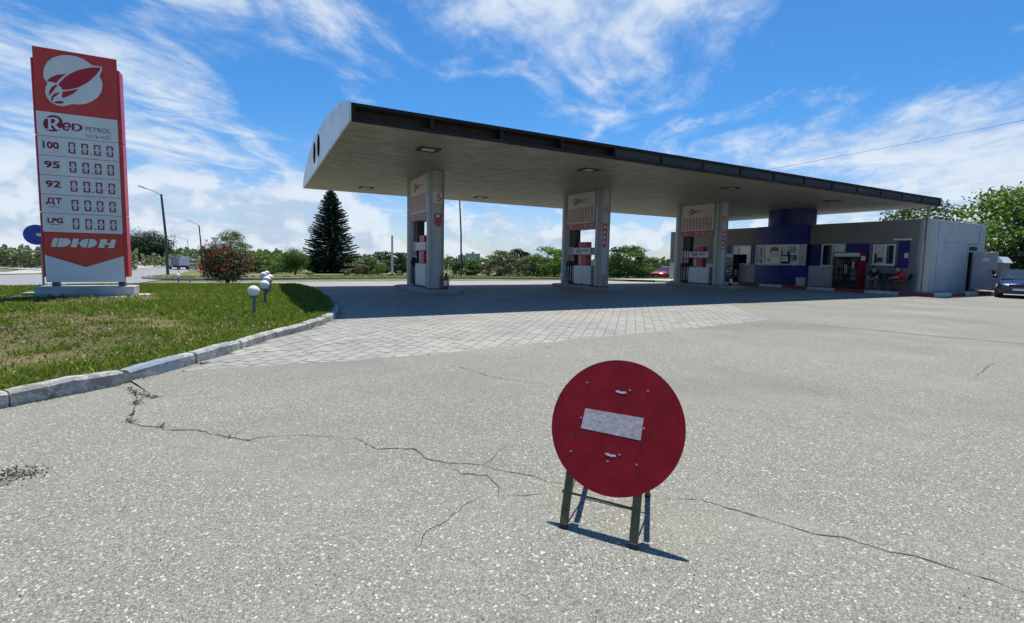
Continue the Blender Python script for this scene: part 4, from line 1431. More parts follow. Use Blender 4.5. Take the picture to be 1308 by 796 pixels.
    for k, s in enumerate(('95', '92', '100')):
        u0 = -(Y0+1.28)+k*.42
        word('lettering', s, (u0, 3.12, u0+(.24 if len(s) == 2 else .32), 3.24), bp(.009), 'badge_pink', band)
    for r_ in range(5):
        z = 3.41+r_*.142
        q = MB()
        for k in range(9):
            ya = Y1-.10-k*.245
            if ya-.13 < Y0+.03:
                break
            b0, b1 = ya-.16, ya
            w = .036
            for (p0, p1, s0, s1) in ((b0, b1, z, z+w), (b0, b1, z+.075, z+.075+w)):
                q.box(XB-.005, XB-.001, p0, p1, s0, s1)
            for (p0, p1) in ((b0, b0+w), (b1-w, b1)):
                q.box(XB-.0055, XB-.001, p0, p1, z+w, z+.075)
        tag(q.build('price_line', 'mark_red', bd), kind='stuff')
    lg = MB().prism(circle(Y1-.72, 4.46, .20, 26, .19), 'x', XB-.006, XB).build('brand_disc', 'mark_red', bd)
    word('brand_letter', 'R', (-(Y1-.72)-.10, 4.36, -(Y1-.72)+.10, 4.57), bp(.010), 'board_white', lg, .012)
    word('brand_letter', 'e', (-(Y1-.95)-.02, 4.37, -(Y1-.95)+.14, 4.52), bp(.008), 'mark_red', bd, .010)
    word('brand_letter', 'D', (-(Y1-1.13)-.01, 4.37, -(Y1-1.13)+.18, 4.54), bp(.008), 'mark_red', bd, .012)
    word('lettering', 'PETROL', (-(Y1-1.38), 4.44, -(Y1-1.86), 4.52), bp(.006), 'mark_red', bd)
    word('lettering', 'СЕТЬ АЗС', (-(Y1-1.40), 4.33, -(Y1-1.86), 4.39), bp(.006), 'mark_red', bd)

def dispenser():
    t = thing('fuel_dispenser', 'grey and red fuel dispenser on the left island', 'fuel pump', (0, 0, .148), 0, 'fuel dispensers')
    local('base', MB().box(-.22, .22, -.72, .74, 0, .06), 'plastic_black', t)
    cab = local('cabinet', MB().box(-.25, .25, -.74, .76, .06, 1.02), 'dispenser_grey', t, bevel=.012)
    for y0, y1 in ((-.725, .005), (.02, .745)):
        d = MB().box(-.268, -.251, y0, y1, .09, .995).build('door', 'dispenser_grey', None, bevel=.004)
        d.parent = cab
    local('brand_block', MB().box(-.17, .17, -.18, .53, 1.02, 1.575), 'dispenser_red', t, bevel=.01)
    local('logo_strip', MB().box(-.176, -.17, .30, .38, 1.08, 1.48), 'mark_white', t)
    hd = local('display_head', MB().box(-.24, .24, -.60, .80, 1.575, 1.94), 'dispenser_grey', t, bevel=.015)
    d = MB().box(-.246, -.239, .16, .62, 1.66, 1.88).build('screen', 'screen_grey', None)
    d.parent = hd
    d = MB().box(-.246, -.239, -.40, .06, 1.72, 1.86).build('screen', 'screen_grey', None)
    d.parent = hd
    local('cap', MB().box(-.16, .16, -.18, .53, 1.945, 2.23), 'dispenser_red', t, bevel=.01)
    rk = local('hose_rack', MB().box(-.16, .18, .84, 1.50, 0, 2.86), 'rack_brown', t)
    for k in range(3):
        y = .96+k*.21
        d = MB().box(-.185, -.161, y-.055, y+.055, 1.20, 1.98).build('hose_slot', 'plastic_white', None)
        d.parent = rk
        d = MB().box(-.181, -.161, y-.05, y+.05, .18, 1.0).build('hose_slot', 'plastic_white', None)
        d.parent = rk
        nz = local('nozzle', MB().tube([(-.20, y, 1.28), (-.24, y, 1.12), (-.27, y+.015, .98), (-.235, y+.01, .92)], [.028, .038, .036, .02], 8), 'plastic_black', t, smooth=True)
        h = MB().tube([(-.235, y+.01, .93), (-.30, y-.03, .60), (-.31, y-.06, .28), (-.28, y-.03, .10), (-.22, y+.03, .16), (-.20, y+.05, .55), (-.19, y+.05, 1.02)], .017, 6).build('hose', 'black_rubber', None, smooth=True)
        h.parent = nz
    local('grade_band', MB().box(-.190, -.162, .85, 1.49, 1.36, 1.56), 'mark_red', t)
    return t
d0 = dispenser()
d0.location = (PXC[0]+.02, 20.2, .148)
copy_thing(d0, (PXC[1]+.02, 20.2, .148), label='grey and red fuel dispenser on the middle island')
copy_thing(d0, (PXC[2]+.02, 20.2, .148), label='grey and red fuel dispenser on the right island')
for c, lab in ((PXC[0]+.30, 'red fire extinguisher at the foot of the nearest, left column'), (PXC[2]+.44, 'red fire extinguisher with a hose beside the right column near the coffee machine')):
    t = thing('fire_extinguisher', lab, 'fire extinguisher', (c, 18.48, .148), 0, 'fire extinguishers')
    local('cylinder', MB().lathe((0, 0, 0), [(.095, 0), (.105, .02), (.105, .44), (.08, .52), (.035, .56)], 18), 'extinguisher_red', t, smooth=True)
    local('valve', MB().box(-.03, .03, -.03, .03, .555, .63).box(-.12, .05, -.018, .018, .63, .655), 'plastic_black', t)
    local('hose', MB().tube([(.03, 0, .6), (.13, 0, .57), (.14, 0, .35), (.125, 0, .15)], .014, 6), 'black_rubber', t)
    local('label', MB().add([(.108*math.sin(a), -.108*math.cos(a), z) for z in (.15, .36) for a in np.linspace(-1.3, .2, 7)], [(i, i+1, 8+i, 7+i) for i in range(6)]), 'mark_white', t)

# ------------------------------------------------------------------ station shop building
K = 1.0105
WX = 28.9
BY0, BY1 = 11.42, 27.9
bz = lambda z: 1.45+(z-1.45)*K
ZT, ZB, ZS, ZF = bz(3.73), bz(2.62), bz(1.38), .185
shop = thing('shop_building', 'low flat-roofed grey filling station shop with blue panels and service window', 'building', (WX+3, 19, ZF))
shop_edge = [(28.02, 27.9), (28.02, 11.9), (28.2, 11.2), (28.9, 10.85), (36.4, 10.75)]
plat = sheet('shop_pavement', [(28.10, 36.4), (28.10, 11.95), (28.27, 11.3), (28.95, 10.95), (36.4, 10.85), (36.4, 36.4)], .17, 'pale_concrete')
shop_kerb = bpy.data.objects.new('painted_kerb', None)
COL.objects.link(shop_kerb)
shop_kerb['kind'] = 'structure'
line = smooth_line([(28.02, 28.5), (28.02, 24), (28.02, 18), (28.02, 12.6), (28.25, 11.5), (28.9, 10.95), (30.3, 10.8), (33, 10.75), (36.4, 10.7)], 8)
stone_row(line, 1.5, .16, .18, shop_kerb, ['kerb_white', 'kerb_red'], name='kerb_stone')
def wall(x0, x1, y0, y1, z0, z1, m='wall_grey', nm='wall'):
    return MB().box(x0, x1, y0, y1, z0, z1).build(nm, m, shop)
def yy(a):
    return a*K
TH = .25
# front wall pieces round the openings (Y ranges from right to left of the view)
W3 = (yy(12.52), yy(13.52), bz(1.50), bz(2.55))
W2 = (yy(14.89), yy(16.13), ZS, ZB)
WL = (yy(20.60), yy(22.0), ZS, ZB)
WLL = (yy(24.9), yy(26.6), bz(1.50), ZB)
BAY = (yy(16.82), yy(20.03))
wall(WX, WX+TH, BY0, W3[0], ZF, ZB)
wall(WX, WX+TH, W3[0], W3[1], ZF, W3[2])
wall(WX, WX+TH, W3[0], W3[1], W3[3], ZB)
wall(WX, WX+TH, W3[1], W2[0], ZF, ZB)
wall(WX, WX+TH, W2[0], BAY[0], ZF, ZS, 'wall_light')
wall(WX, WX+TH, W2[1], BAY[0], ZS, ZB)
wall(WX, WX+TH, BAY[1], WL[1]+.45, ZF, ZS, 'wall_light')
wall(WX, WX+TH, BAY[1], WL[0], ZS, ZB)
wall(WX, WX+TH, WL[1], WLL[0], ZS, ZB)
wall(WX, WX+TH, WL[1]+.45, BY1, ZF, ZS, 'wall_light')
wall(WX, WX+TH, WLL[0], WLL[1], ZS, WLL[2], 'wall_light')
wall(WX, WX+TH, WLL[1], BY1, ZS, ZB)
wall(WX-.012, WX+TH, BY0, BAY[0], ZB+.002, ZT, 'wall_band', 'parapet_band')
wall(WX-.012, WX+TH, BAY[1], BY1, ZB+.002, ZT, 'wall_band', 'parapet_band')
wall(WX+TH, 35.7, BY1-.25, BY1, ZF, ZT)
wall(35.45, 35.7, BY0+.25, BY1-.25, ZF, ZT)
MB().box(WX+TH, 35.45, BY0+.25, BY1-.25, ZT-.45, ZT-.30).build('roof', 'roof_metal', shop)
MB().box(WX-.02, WX+TH+.02, BY0, BY1, ZT+.001, ZT+.03).build('parapet_cap', 'wall_band', shop)
MB().box(WX+.3, 35.45, BY0+.25, BY1-.25, ZF, ZF+.02).build('floor', 'interior', shop)
MB().box(WX+2.6, WX+2.7, BY0+.3, BY1-.3, ZF, ZT-.5).build('inner_wall', 'interior', shop)
def window(y0, y1, z0, z1, mull, x=WX, fw_=.06, parent=shop):
    f = MB()
    f.box(x-.03, x+.05, y0, y1, z0, z0+fw_).box(x-.03, x+.05, y0, y1, z1-fw_, z1)
    f.box(x-.03, x+.05, y0, y0+fw_, z0+fw_, z1-fw_).box(x-.03, x+.05, y1-fw_, y1, z0+fw_, z1-fw_)
    fr = f.build('window_frame', 'frame_white', parent)
    MB().box(x-.075, x-.032, y0-.05, y1+.05, z0-.035, z0-.001).build('sill', 'frame_white', fr)
    ed = [y0+fw_]+sorted(mull)+[y1-fw_]
    for a, b in zip(ed, ed[1:]):
        MB().box(x+.008, x+.016, a+(.03 if a in mull else 0), b-(.03 if b in mull else 0), z0+fw_, z1-fw_).build('pane', 'pane', fr)
    for m_ in mull:
        MB().box(x-.028, x+.048, m_-.03, m_+.03, z0+fw_, z1-fw_).build('mullion', 'frame_white', fr)
    return fr
f3 = window(*W3, [yy(12.95)])
MB().box(WX+.30, WX+.33, yy(12.55), yy(12.82), bz(1.6), bz(2.5)).build('curtain', 'cloth_black', f3)
MB().box(WX+.26, WX+.29, yy(12.9), yy(13.2), bz(1.55), bz(2.5)).build('curtain', 'curtain', f3)
MB().box(WX+.22, WX+.25, yy(13.25), yy(13.45), bz(2.22), bz(2.42)).build('paper', 'paper', f3)
MB().box(WX+.22, WX+.25, yy(13.25), yy(13.47), bz(1.55), bz(1.8)).build('paper', 'paper_red', f3)
f2 = window(*W2, [yy(15.55)])
MB().box(WX+.24, WX+.27, yy(15.6), yy(15.9), bz(1.45), bz(2.45)).build('curtain', 'curtain', f2)
MB().box(WX+.02, WX+.03, yy(15.02), yy(15.24), bz(2.22), bz(2.5)).build('paper', 'paper_green', f2)
fl = window(*WL, [yy(21.55)])
MB().box(WX+.05, WX+.06, yy(20.7), yy(21.45), bz(2.05), bz(2.52)).build('paper', 'paper', fl)
fll = window(*WLL, [yy(25.75)])
MB().box(WX+.2, WX+.23, yy(25.85), yy(26.4), bz(1.6), bz(2.1)).build('paper', 'paper', fll)
def bp_(y0, y1, z0, z1, m='panel_blue', x=WX, nm='blue_panel', t=.03):
    return MB().box(x-t, x-.001, yy(y0), yy(y1), bz(z0), bz(z1)).build(nm, m, shop, bevel=.004)
bl4 = bp_(11.92, 12.40, 1.38, 2.70)
no_ = MB()
for i in range(3):
    for j in range(2):
        no_.box(WX-.034, WX-.0305, yy(11.95)+j*.085, yy(11.95)+j*.085+.075, bz(1.86)+i*.085, bz(1.86)+i*.085+.075)
no_.build('notice', 'paper', bl4)
bp_(13.70, 14.83, 1.60, 2.61)
bp_(16.16, 16.80, 1.39, 2.61)
bp_(20.05, 20.57, 1.39, 2.61)
bp_(22.02, 23.2, 1.39, 2.61)
MB().box(WX-.10, WX-.005, yy(11.86), yy(12.62), bz(2.75), bz(2.83)).build('wall_lamp', 'frame_white', shop, bevel=.01)
# service bay, bowed forward
def bow(y0, y1, z0, z1, m, nm, dep=.34, bulge=.16, n=10, inset_=0.0):
    vs = []
    for i in range(n+1):
        t = i/n
        y = y0+(y1-y0)*t
        vs.append((WX-dep-bulge*(1-(2*t-1)**2)+inset_, y))
    out = vs+[(WX+.1, y1), (WX+.1, y0)]
    return MB().prism(out, 'z', z0, z1).build(nm, m, shop)
bow(BAY[0], BAY[1], ZF, ZS, 'bay_blue', 'bay_base')
bow(BAY[0], BAY[1], ZB, ZT+.02, 'bay_blue', 'bay_band')
def bowx(y):
    t = (y-BAY[0])/(BAY[1]-BAY[0])
    return WX-.34-.16*(1-(2*t-1)**2)
ys = [BAY[0]+.02, yy(17.22), yy(18.30), yy(19.43), BAY[1]-.02]
for i in range(4):
    a, b = ys[i], ys[i+1]
    xa, xb = bowx(a)+.03, bowx(b)+.03
    if i == 0:
        pl = MB().add([(xa, a, ZS), (xb, b, ZS), (xb, b, ZB), (xa, a, ZB), (xa+.05, a, ZS), (xb+.05, b, ZS), (xb+.05, b, ZB), (xa+.05, a, ZB)], [(0, 1, 2, 3), (7, 6, 5, 4), (0, 4, 5, 1), (1, 5, 6, 2), (2, 6, 7, 3), (3, 7, 4, 0)]).build('bay_panel', 'wall_light', shop)
        MB().box(xa-.035, xa-.005, a+.12, a+.30, bz(1.78), bz(1.84)).build('switch_box', 'plastic_black', pl)
        continue
    f = MB()
    d = Vector((xb-xa, b-a, 0))
    L = d.length
    d.normalize()
    nn = Vector((d.y, -d.x, 0))
    def fp(u, z, w):
        return Vector((xa, a, 0))+d*u+nn*w+Vector((0, 0, z))
    def slab(u0, u1, z0, z1, w0, w1):
        vs = [fp(u, z, w) for w in (w0, w1) for u, z in ((u0, z0), (u1, z0), (u1, z1), (u0, z1))]
        f.add(vs, [(3, 2, 1, 0), (4, 5, 6, 7), (0, 1, 5, 4), (1, 2, 6, 5), (2, 3, 7, 6), (3, 0, 4, 7)])
    for u0, u1, z0, z1 in ((0, L, ZS, ZS+.09), (0, L, ZB-.08, ZB), (0, .06, ZS+.09, ZB-.08), (L-.06, L, ZS+.09, ZB-.08)):
        slab(u0, u1, z0, z1, -.05, .03)
    fr = f.build('window_frame', 'frame_white', shop)
    f = MB()
    slab(.06, L-.06, ZS+.09, ZB-.08, -.01, 0)
    f.build('pane', 'pane', fr)
    papers = {1: [(.15, .5, .62, .95, 'paper_green'), (.6, .9, .5, .85, 'paper'), (.55, .95, .1, .42, 'paper'), (.2, .4, .15, .45, 'paper_green')],
              2: [(.10, .55, .70, .95, 'paper_red'), (.60, .78, .55, .8, 'paper'), (.1, .5, .40, .62, 'paper'), (.62, .9, .08, .35, 'paper')],
              3: [(.2, .45, .5, .9, 'paper_green')]}[i]
    for u0, u1, v0, v1, m in papers:
        f = MB()
        H_ = ZB-ZS-.2
        slab(.06+u0*(L-.12), .06+u1*(L-.12), ZS+.1+v0*H_, ZS+.1+v1*H_, -.045, -.035)
        f.build('paper', m, fr)
    if i == 2:
        f = MB()
        slab(.1, L-.1, ZS+.10, ZS+.48, .031, .05)
        hb = f.build('service_hatch', 'frame_white', fr)
        f = MB()
        slab(.36, .80, ZS+.16, ZS+.42, .051, .054)
        f.build('hatch_opening', 'plastic_black', hb)
MB().box(bowx(yy(18.9))-.30, bowx(yy(18.9))+.02, yy(18.3), yy(19.45), ZS-.06, ZS-.015).build('counter_shelf', 'pale_concrete', shop, bevel=.006)
# blue drum rising from the roof to the canopy
MB().lathe((30.62, 19.27, ZT-.3), [(1.36, 0), (1.36, CZ-.02-ZT+.3)], 40).build('roof_tower', 'bay_blue', shop, smooth=True)
# right hand side wall with the rounded corner
MB().lathe((WX+.30, BY0+.18, ZF), [(.33, 0), (.33, ZT-ZF)], 32).build('corner_pillar', 'column_metal', shop, smooth=True)
wall(WX+.3, 33.6, BY0, BY0+TH, ZF, ZT, 'side_panel', 'side_wall')
wall(33.6, 34.85, BY0, BY0+TH, bz(2.68), ZT, 'side_panel', 'side_wall')
wall(34.85, 35.7, BY0, BY0+TH, ZF, ZT, 'side_panel', 'side_wall')
for x0, x1, z0, z1 in ((30.15, 34.75, bz(2.70), ZT-.04), (30.15, 33.5, bz(1.38), bz(2.68)), (30.15, 33.5, ZF+.02, bz(1.36)), (34.9, 35.6, ZF+.02, ZT-.04)):
    MB().box(x0+.01, x1-.01, BY0-.022, BY0-.001, z0, z1).build('cladding_panel', 'side_panel', shop, bevel=.005)
MB().box(WX+.4, 35.72, BY0-.035, BY0+TH+.02, ZT+.001, ZT+.04).build('parapet_cap', 'silver_panel', shop)
df = MB().box(33.56, 33.66, BY0-.04, BY0+.2, ZF, bz(2.66)).box(34.78, 34.88, BY0-.04, BY0+.2, ZF, bz(2.66)).box(33.66, 34.78, BY0-.04, BY0+.2, bz(2.56), bz(2.66)).box(33.66, 34.78, BY0-.03, BY0+.18, bz(2.27), bz(2.34)).build('door_frame', 'side_panel', shop)
MB().box(33.66, 34.78, BY0+.05, BY0+.06, bz(2.34), bz(2.56)).build('pane', 'dark_glass', df)
dl = MB().box(34.00, 34.05, 10.32, 11.30, .30, bz(2.27)).build('door', 'door_grey', shop, bevel=.006)
MB().prism(circle(10.78, 1.88, .14, 20, .10), 'x', 33.988, 33.999).build('round_window', 'shed_white', dl)
MB().box(33.94, 33.999, 10.36, 10.46, 1.13, 1.32).build('lock_plate', 'plastic_black', dl)
MB().tube([(33.97, 10.41, 1.25), (33.93, 10.41, 1.25), (33.93, 10.55, 1.25)], .014, 6).build('handle', 'plastic_black', dl)

cab = thing('metal_cabinet', 'small grey cabinet with a pale sloping lid behind the open side door', 'cabinet', (38.9, 11.3, 0))
MB().box(38.4, 39.6, 11.45, 11.9, 0, 1.75).build('body', 'wall_grey', cab)
MB().prism([(11.35, 1.76), (12.0, 1.76), (12.0, 2.12), (11.6, 2.12)], 'x', 38.3, 39.7).build('lid', 'shed_white', cab)

# ------------------------------------------------------------------ things before the shop
def fridge():
    x0, x1, y0, y1, z0, z1 = 28.2, 28.82, yy(13.78), yy(15.08), .19, 2.13
    t = thing('drinks_fridge', 'black two-door glass drinks fridge with a red side against the shop wall', 'fridge', ((x0+x1)/2, (y0+y1)/2, z0))
    MB().box(x1-.04, x1, y0+.03, y1-.03, z0+.28, z1-.2).build('back_panel', 'plastic_black', t)
    MB().box(x0, x1, y1-.035, y1, z0, z1).build('side_panel', 'plastic_black', t)
    sp = MB().box(x0, x1, y0, y0+.03, z0, z1).build('side_panel', 'sign_red', t)
    MB().box(x0+.10, x1-.10, y0-.004, y0-.001, z1-.42, z1-.18).build('side_label', 'board_white', sp)
    MB().box(x0+.02, x1, y0+.03, y1-.035, z0, z0+.28).build('plinth', 'plastic_black', t)
    MB().box(x0-.015, x1, y0+.001, y1-.001, z1+.001, z1+.03).build('top', 'plastic_black', t)
    MB().box(x0-.02, x0+.05, y0+.03, y1-.036, z1-.22, z1-.01).build('header', 'board_white', t, bevel=.008)
    ym = (y0+y1)/2
    for a, b in ((y0+.035, ym-.01), (ym+.01, y1-.04)):
        f = MB()
        za, zb = z0+.30, z1-.24
        f.box(x0-.012, x0+.028, a, b, za, za+.05).box(x0-.012, x0+.028, a, b, zb-.05, zb).box(x0-.012, x0+.028, a, a+.05, za+.05, zb-.05).box(x0-.012, x0+.028, b-.05, b, za+.05, zb-.05)
        d = f.build('door', 'plastic_black', t)
        MB().box(x0, x0+.008, a+.05, b-.05, za+.05, zb-.05).build('pane', 'pane', d)
        MB().box(x0-.04, x0-.014, (b-.05 if b < ym+.0 else a+.01), (b-.02 if b < ym else a+.04), za+.5, za+1.0).build('handle', 'alloy', d)
    for k in range(4):
        z = z0+.45+k*.30
        sh = MB().box(x0+.06, x1-.05, y0+.035, y1-.04, z, z+.015).build('shelf', 'alloy', t)
        for m, off in (('paper_green', 0), ('dispenser_red', 1), ('frame_white', 2)):
            q = MB()
            for j in range(4):
                yb = y0+.10+(j*3+off)*.098
                if yb < y1-.1:
                    q.lathe((x0+.12, yb, z+.016), [(.035, 0), (.037, .14), (.014, .18), (.013, .21)], 8)
            q.build('bottles', m, sh)
    MB().box(x0+.035, x0+.04, ym+.08, y1-.12, z1-.78, z1-.38).build('poster', 'paper_green', t)
fridge()
def vending():
    x0, x1, y0, y1, z0, z1 = 28.25, 28.82, yy(21.38), yy(22.02), .19, 2.03
    t = thing('coffee_machine', 'black coffee vending machine with a white header left of the blue bay', 'vending machine', ((x0+x1)/2, (y0+y1)/2, z0))
    MB().box(x0, x1, y0, y1, z0, z1).build('cabinet', 'plastic_black', t, bevel=.02)
    MB().box(x0-.03, x0-.001, y0+.04, y1-.04, z1-.22, z1+.02).build('header', 'board_white', t)
    MB().box(x0-.008, x0-.001, y0+.05, y1-.06, 1.25, 1.76).build('front_window', 'dark_glass', t)
    for k in range(3):
        for j in range(2):
            MB().box(x0-.016, x0-.001, y0+.10+j*.24, y0+.26+j*.24, .62+k*.2, .74+k*.2).build('button_panel', 'screen_grey' if (k+j) % 2 else 'frame_white', t)
    MB().box(x0-.012, x0-.001, y0+.08, y1-.1, .30, .50).build('tray', 'fascia_panel', t)
    MB().box(x0+.12, x0+.4, y0-.006, y0-.001, .6, 1.0).build('side_label', 'bin_pink', t)
vending()
t = thing('litter_bin', 'grey rectangular litter bin standing at the right end of the blue bay', 'bin', (28.30, 17.05, .185))
local('body', MB().add([(-.15, -.17, 0), (.15, -.17, 0), (.15, .17, 0), (-.15, .17, 0), (-.17, -.20, .50), (.17, -.20, .50), (.17, .20, .50), (-.17, .20, .50)], [(3, 2, 1, 0), (0, 1, 5, 4), (1, 2, 6, 5), (2, 3, 7, 6), (3, 0, 4, 7), (4, 5, 6, 7)]), 'wall_light', t)
local('rim', MB().box(-.18, .18, -.21, -.17, .485, .52).box(-.18, .18, .17, .21, .485, .52).box(-.18, -.15, -.17, .17, .485, .52).box(.15, .18, -.17, .17, .485, .52), 'wall_grey', t)
local('opening', MB().box(-.148, .148, -.168, .168, .501, .504), 'plastic_black', t)

def chair(loc, rz, label):
    """seat 0.45 high, facing local -x"""
    t = thing('chair', label, 'chair', loc, rz, 'chairs by the shop wall')
    local('seat', MB().box(-.22, .20, -.21, .21, .43, .47), 'chair_black', t, bevel=.015)
    local('backrest', MB().add([(.19, -.21, .58), (.22, -.21, .58), (.22, .21, .58), (.19, .21, .58), (.27, -.20, .88), (.30, -.20, .88), (.30, .20, .88), (.27, .20, .88)], [(3, 2, 1, 0), (4, 5, 6, 7), (0, 1, 5, 4), (1, 2, 6, 5), (2, 3, 7, 6), (3, 0, 4, 7)]), 'chair_black', t)
    for sy in (-.20, .20):
        local('leg', MB().tube([(-.19, sy, .43), (-.22, sy*1.1, 0)], .013, 6), 'chair_black', t)
        local('leg', MB().tube([(.27, sy, .85), (.18, sy, .43), (.24, sy*1.1, 0)], .013, 6), 'chair_black', t)
    return t
chair((28.58, 13.28, .185), 0, 'black chair under the seated man in black')
chair((28.60, 12.72, .185), .15, 'empty black chair right of the seated man in black')
chair((28.50, 12.00, .185), 2.25+PI, 'black chair under the seated man in red nearest the building corner')

# ------------------------------------------------------------------ people
def person(label, loc, rz, J, cloth, hair):
    """J: named joints in local axes (x forward), one skinned body"""
    t = thing('person', label, 'person', loc, rz)
    bones = [('pelvis', 'waist'), ('waist', 'chest'), ('chest', 'neck'), ('neck', 'head0'), ('head0', 'head1')]
    for s in 'LR':
        bones += [('chest', 'sh'+s), ('sh'+s, 'el'+s), ('el'+s, 'wr'+s), ('wr'+s, 'ha'+s), ('pelvis', 'hip'+s), ('hip'+s, 'kn'+s), ('kn'+s, 'an'+s), ('an'+s, 'to'+s)]
    rad = dict(pelvis=(.15, .12), waist=(.14, .11), chest=(.15, .12), neck=(.055, .055), head0=(.075, .085), head1=(.07, .08))
    for s in 'LR':
        rad.update({'sh'+s: (.065, .065), 'el'+s: (.043, .043), 'wr'+s: (.030, .030), 'ha'+s: (.034, .022), 'hip'+s: (.09, .09), 'kn'+s: (.058, .058), 'an'+s: (.040, .040), 'to'+s: (.038, .03)})
    names = list(rad)
    me = bpy.data.meshes.new('body')
    me.from_pydata([J[n] for n in names], [(names.index(a), names.index(b)) for a, b in bones], [])
    o = bpy.data.objects.new('body', me)
    COL.objects.link(o)
    sk = o.modifiers.new('skin', 'SKIN')
    for i, n in enumerate(names):
        me.skin_vertices[0].data[i].radius = rad[n]
        me.skin_vertices[0].data[i].use_root = n == 'pelvis'
    o.modifiers.new('sub', 'SUBSURF').levels = 2
    o.modifiers['sub'].render_levels = 2
    dg = bpy.context.evaluated_depsgraph_get()
    m2 = bpy.data.meshes.new_from_object(o.evaluated_get(dg))
    bpy.data.objects.remove(o)
    mats = ['skin', cloth['top'], cloth['legs'], 'shoe']
    m2.materials.clear()
    for m in mats:
        m2.materials.append(MATS[m])
    seg = []
    for a, b in bones:
        k = 0
        if b in ('waist', 'chest') or a == 'chest' and b.startswith('sh') or a.startswith('sh'):
            k = 1
        if b.startswith('hip') or a.startswith('hip') or (a.startswith('kn') and cloth.get('long', True)):
            k = 2
        if a.startswith('an'):
            k = 3
        seg.append((Vector(J[a]), Vector(J[b]), k))
    for p in m2.polygons:
        best = None
        for a, b, k in seg:
            d = b-a
            u = max(0, min(1, (p.center-a).dot(d)/max(d.length_squared, 1e-6)))
            q = (a+d*u-p.center).length
            if best is None or q < best[0]:
                best = (q, k)
        p.material_index = best[1]
        p.use_smooth = True
    m2.name = 'body'
    b = bpy.data.objects.new('body', m2)
    COL.objects.link(b)
    b.parent = t
    # hands: five short fingers on each palm
    for s in 'LR':
        w, h = Vector(J['wr'+s]), Vector(J['ha'+s])
        d = (h-w).normalized()
        side = d.cross(Vector((0, 0, 1)))
        side = side.normalized() if side.length > .1 else Vector((0, 1, 0))
        nrm = side.cross(d)
        for k in range(5):
            q = MB()
            if k < 4:
                st = h+side*(-.024+.016*k)+d*.015
                ln = (.062, .070, .066, .052)[k]
                q.tube([st, st+d*ln*.5-nrm*.006, st+d*ln*.85-nrm*.03], [.009, .008, .006], 6)
            else:
                st = w.lerp(h, .5)+side*.026
                q.tube([st, st+side*.022+d*.025, st+side*.022+d*.055-nrm*.012], [.010, .009, .007], 6)
            f = q.build('finger', 'skin', None, smooth=True)
            f.parent = b
    hc = Vector(J['head0']).lerp(Vector(J['head1']), .55)
    fd = Vector(J['face']).normalized()
    upv = (Vector(J['head1'])-Vector(J['head0'])).normalized()
    sdv = upv.cross(fd).normalized()
    q = MB()
    for nm, off, r, m in (('nose', fd*.105-upv*.005, .016, 'skin'), ('eye', fd*.092+upv*.022+sdv*.03, .012, 'shoe'), ('eye', fd*.092+upv*.022-sdv*.03, .012, 'shoe'), ('ear', sdv*.09, .022, 'skin'), ('ear', -sdv*.09, .022, 'skin'), ('mouth', fd*.094-upv*.045, .013, 'cloth_dkred')):
        f = MB().ball(hc+off, r, 8, 6).build(nm, m, None, smooth=True)
        f.parent = b
    hb = MB().ball((0, 0, 0), 1, 16, 10)
    hb.v = [tuple(hc+upv*.035-fd*.018+Vector((v[0]*.098, v[1]*.098, v[2]*.092))) for v in hb.v if True]
    f = hb.build('hair', hair, None, smooth=True)
    f.parent = t
    return t
# man in black: bent forward, forearms on the knees (local x forward)
J1 = dict(pelvis=(0, 0, .56), waist=(.06, 0, .70), chest=(.20, 0, .93), neck=(.28, 0, 1.05), head0=(.34, 0, 1.11), head1=(.38, 0, 1.22), face=(1, 0, -.35))
J2 = dict(J1)
for s, k in (('L', 1), ('R', -1)):
    J1.update({'sh'+s: (.20, k*.17, .97), 'el'+s: (.34, k*.23, .72), 'wr'+s: (.52, k*.09, .60), 'ha'+s: (.58, k*.05, .57), 'hip'+s: (.03, k*.10, .52), 'kn'+s: (.44, k*.19, .53), 'an'+s: (.42, k*.17, .09), 'to'+s: (.55, k*.19, .035)})
    J2.update({'sh'+s: (.18, k*.18, .97), 'el'+s: (.30, k*.24, .74), 'wr'+s: (.50, k*.12, .66), 'ha'+s: (.56, k*.08, .65), 'hip'+s: (.03, k*.10, .52), 'kn'+s: (.45, k*.14, .53), 'an'+s: (.36+.08*k, k*.13, .09), 'to'+s: (.49+.08*k, k*.14, .035)})
person('man in black top and khaki trousers leaning forward on a chair by the fridge', (28.58, 13.28, .185), PI, J1, dict(top='cloth_black', legs='cloth_khaki'), 'hair_dark')
person('man in red shirt and red trousers bent forward on a chair near the building corner', (28.50, 12.00, .185), 2.25, J2, dict(top='cloth_red', legs='cloth_dkred'), 'hair_dark')

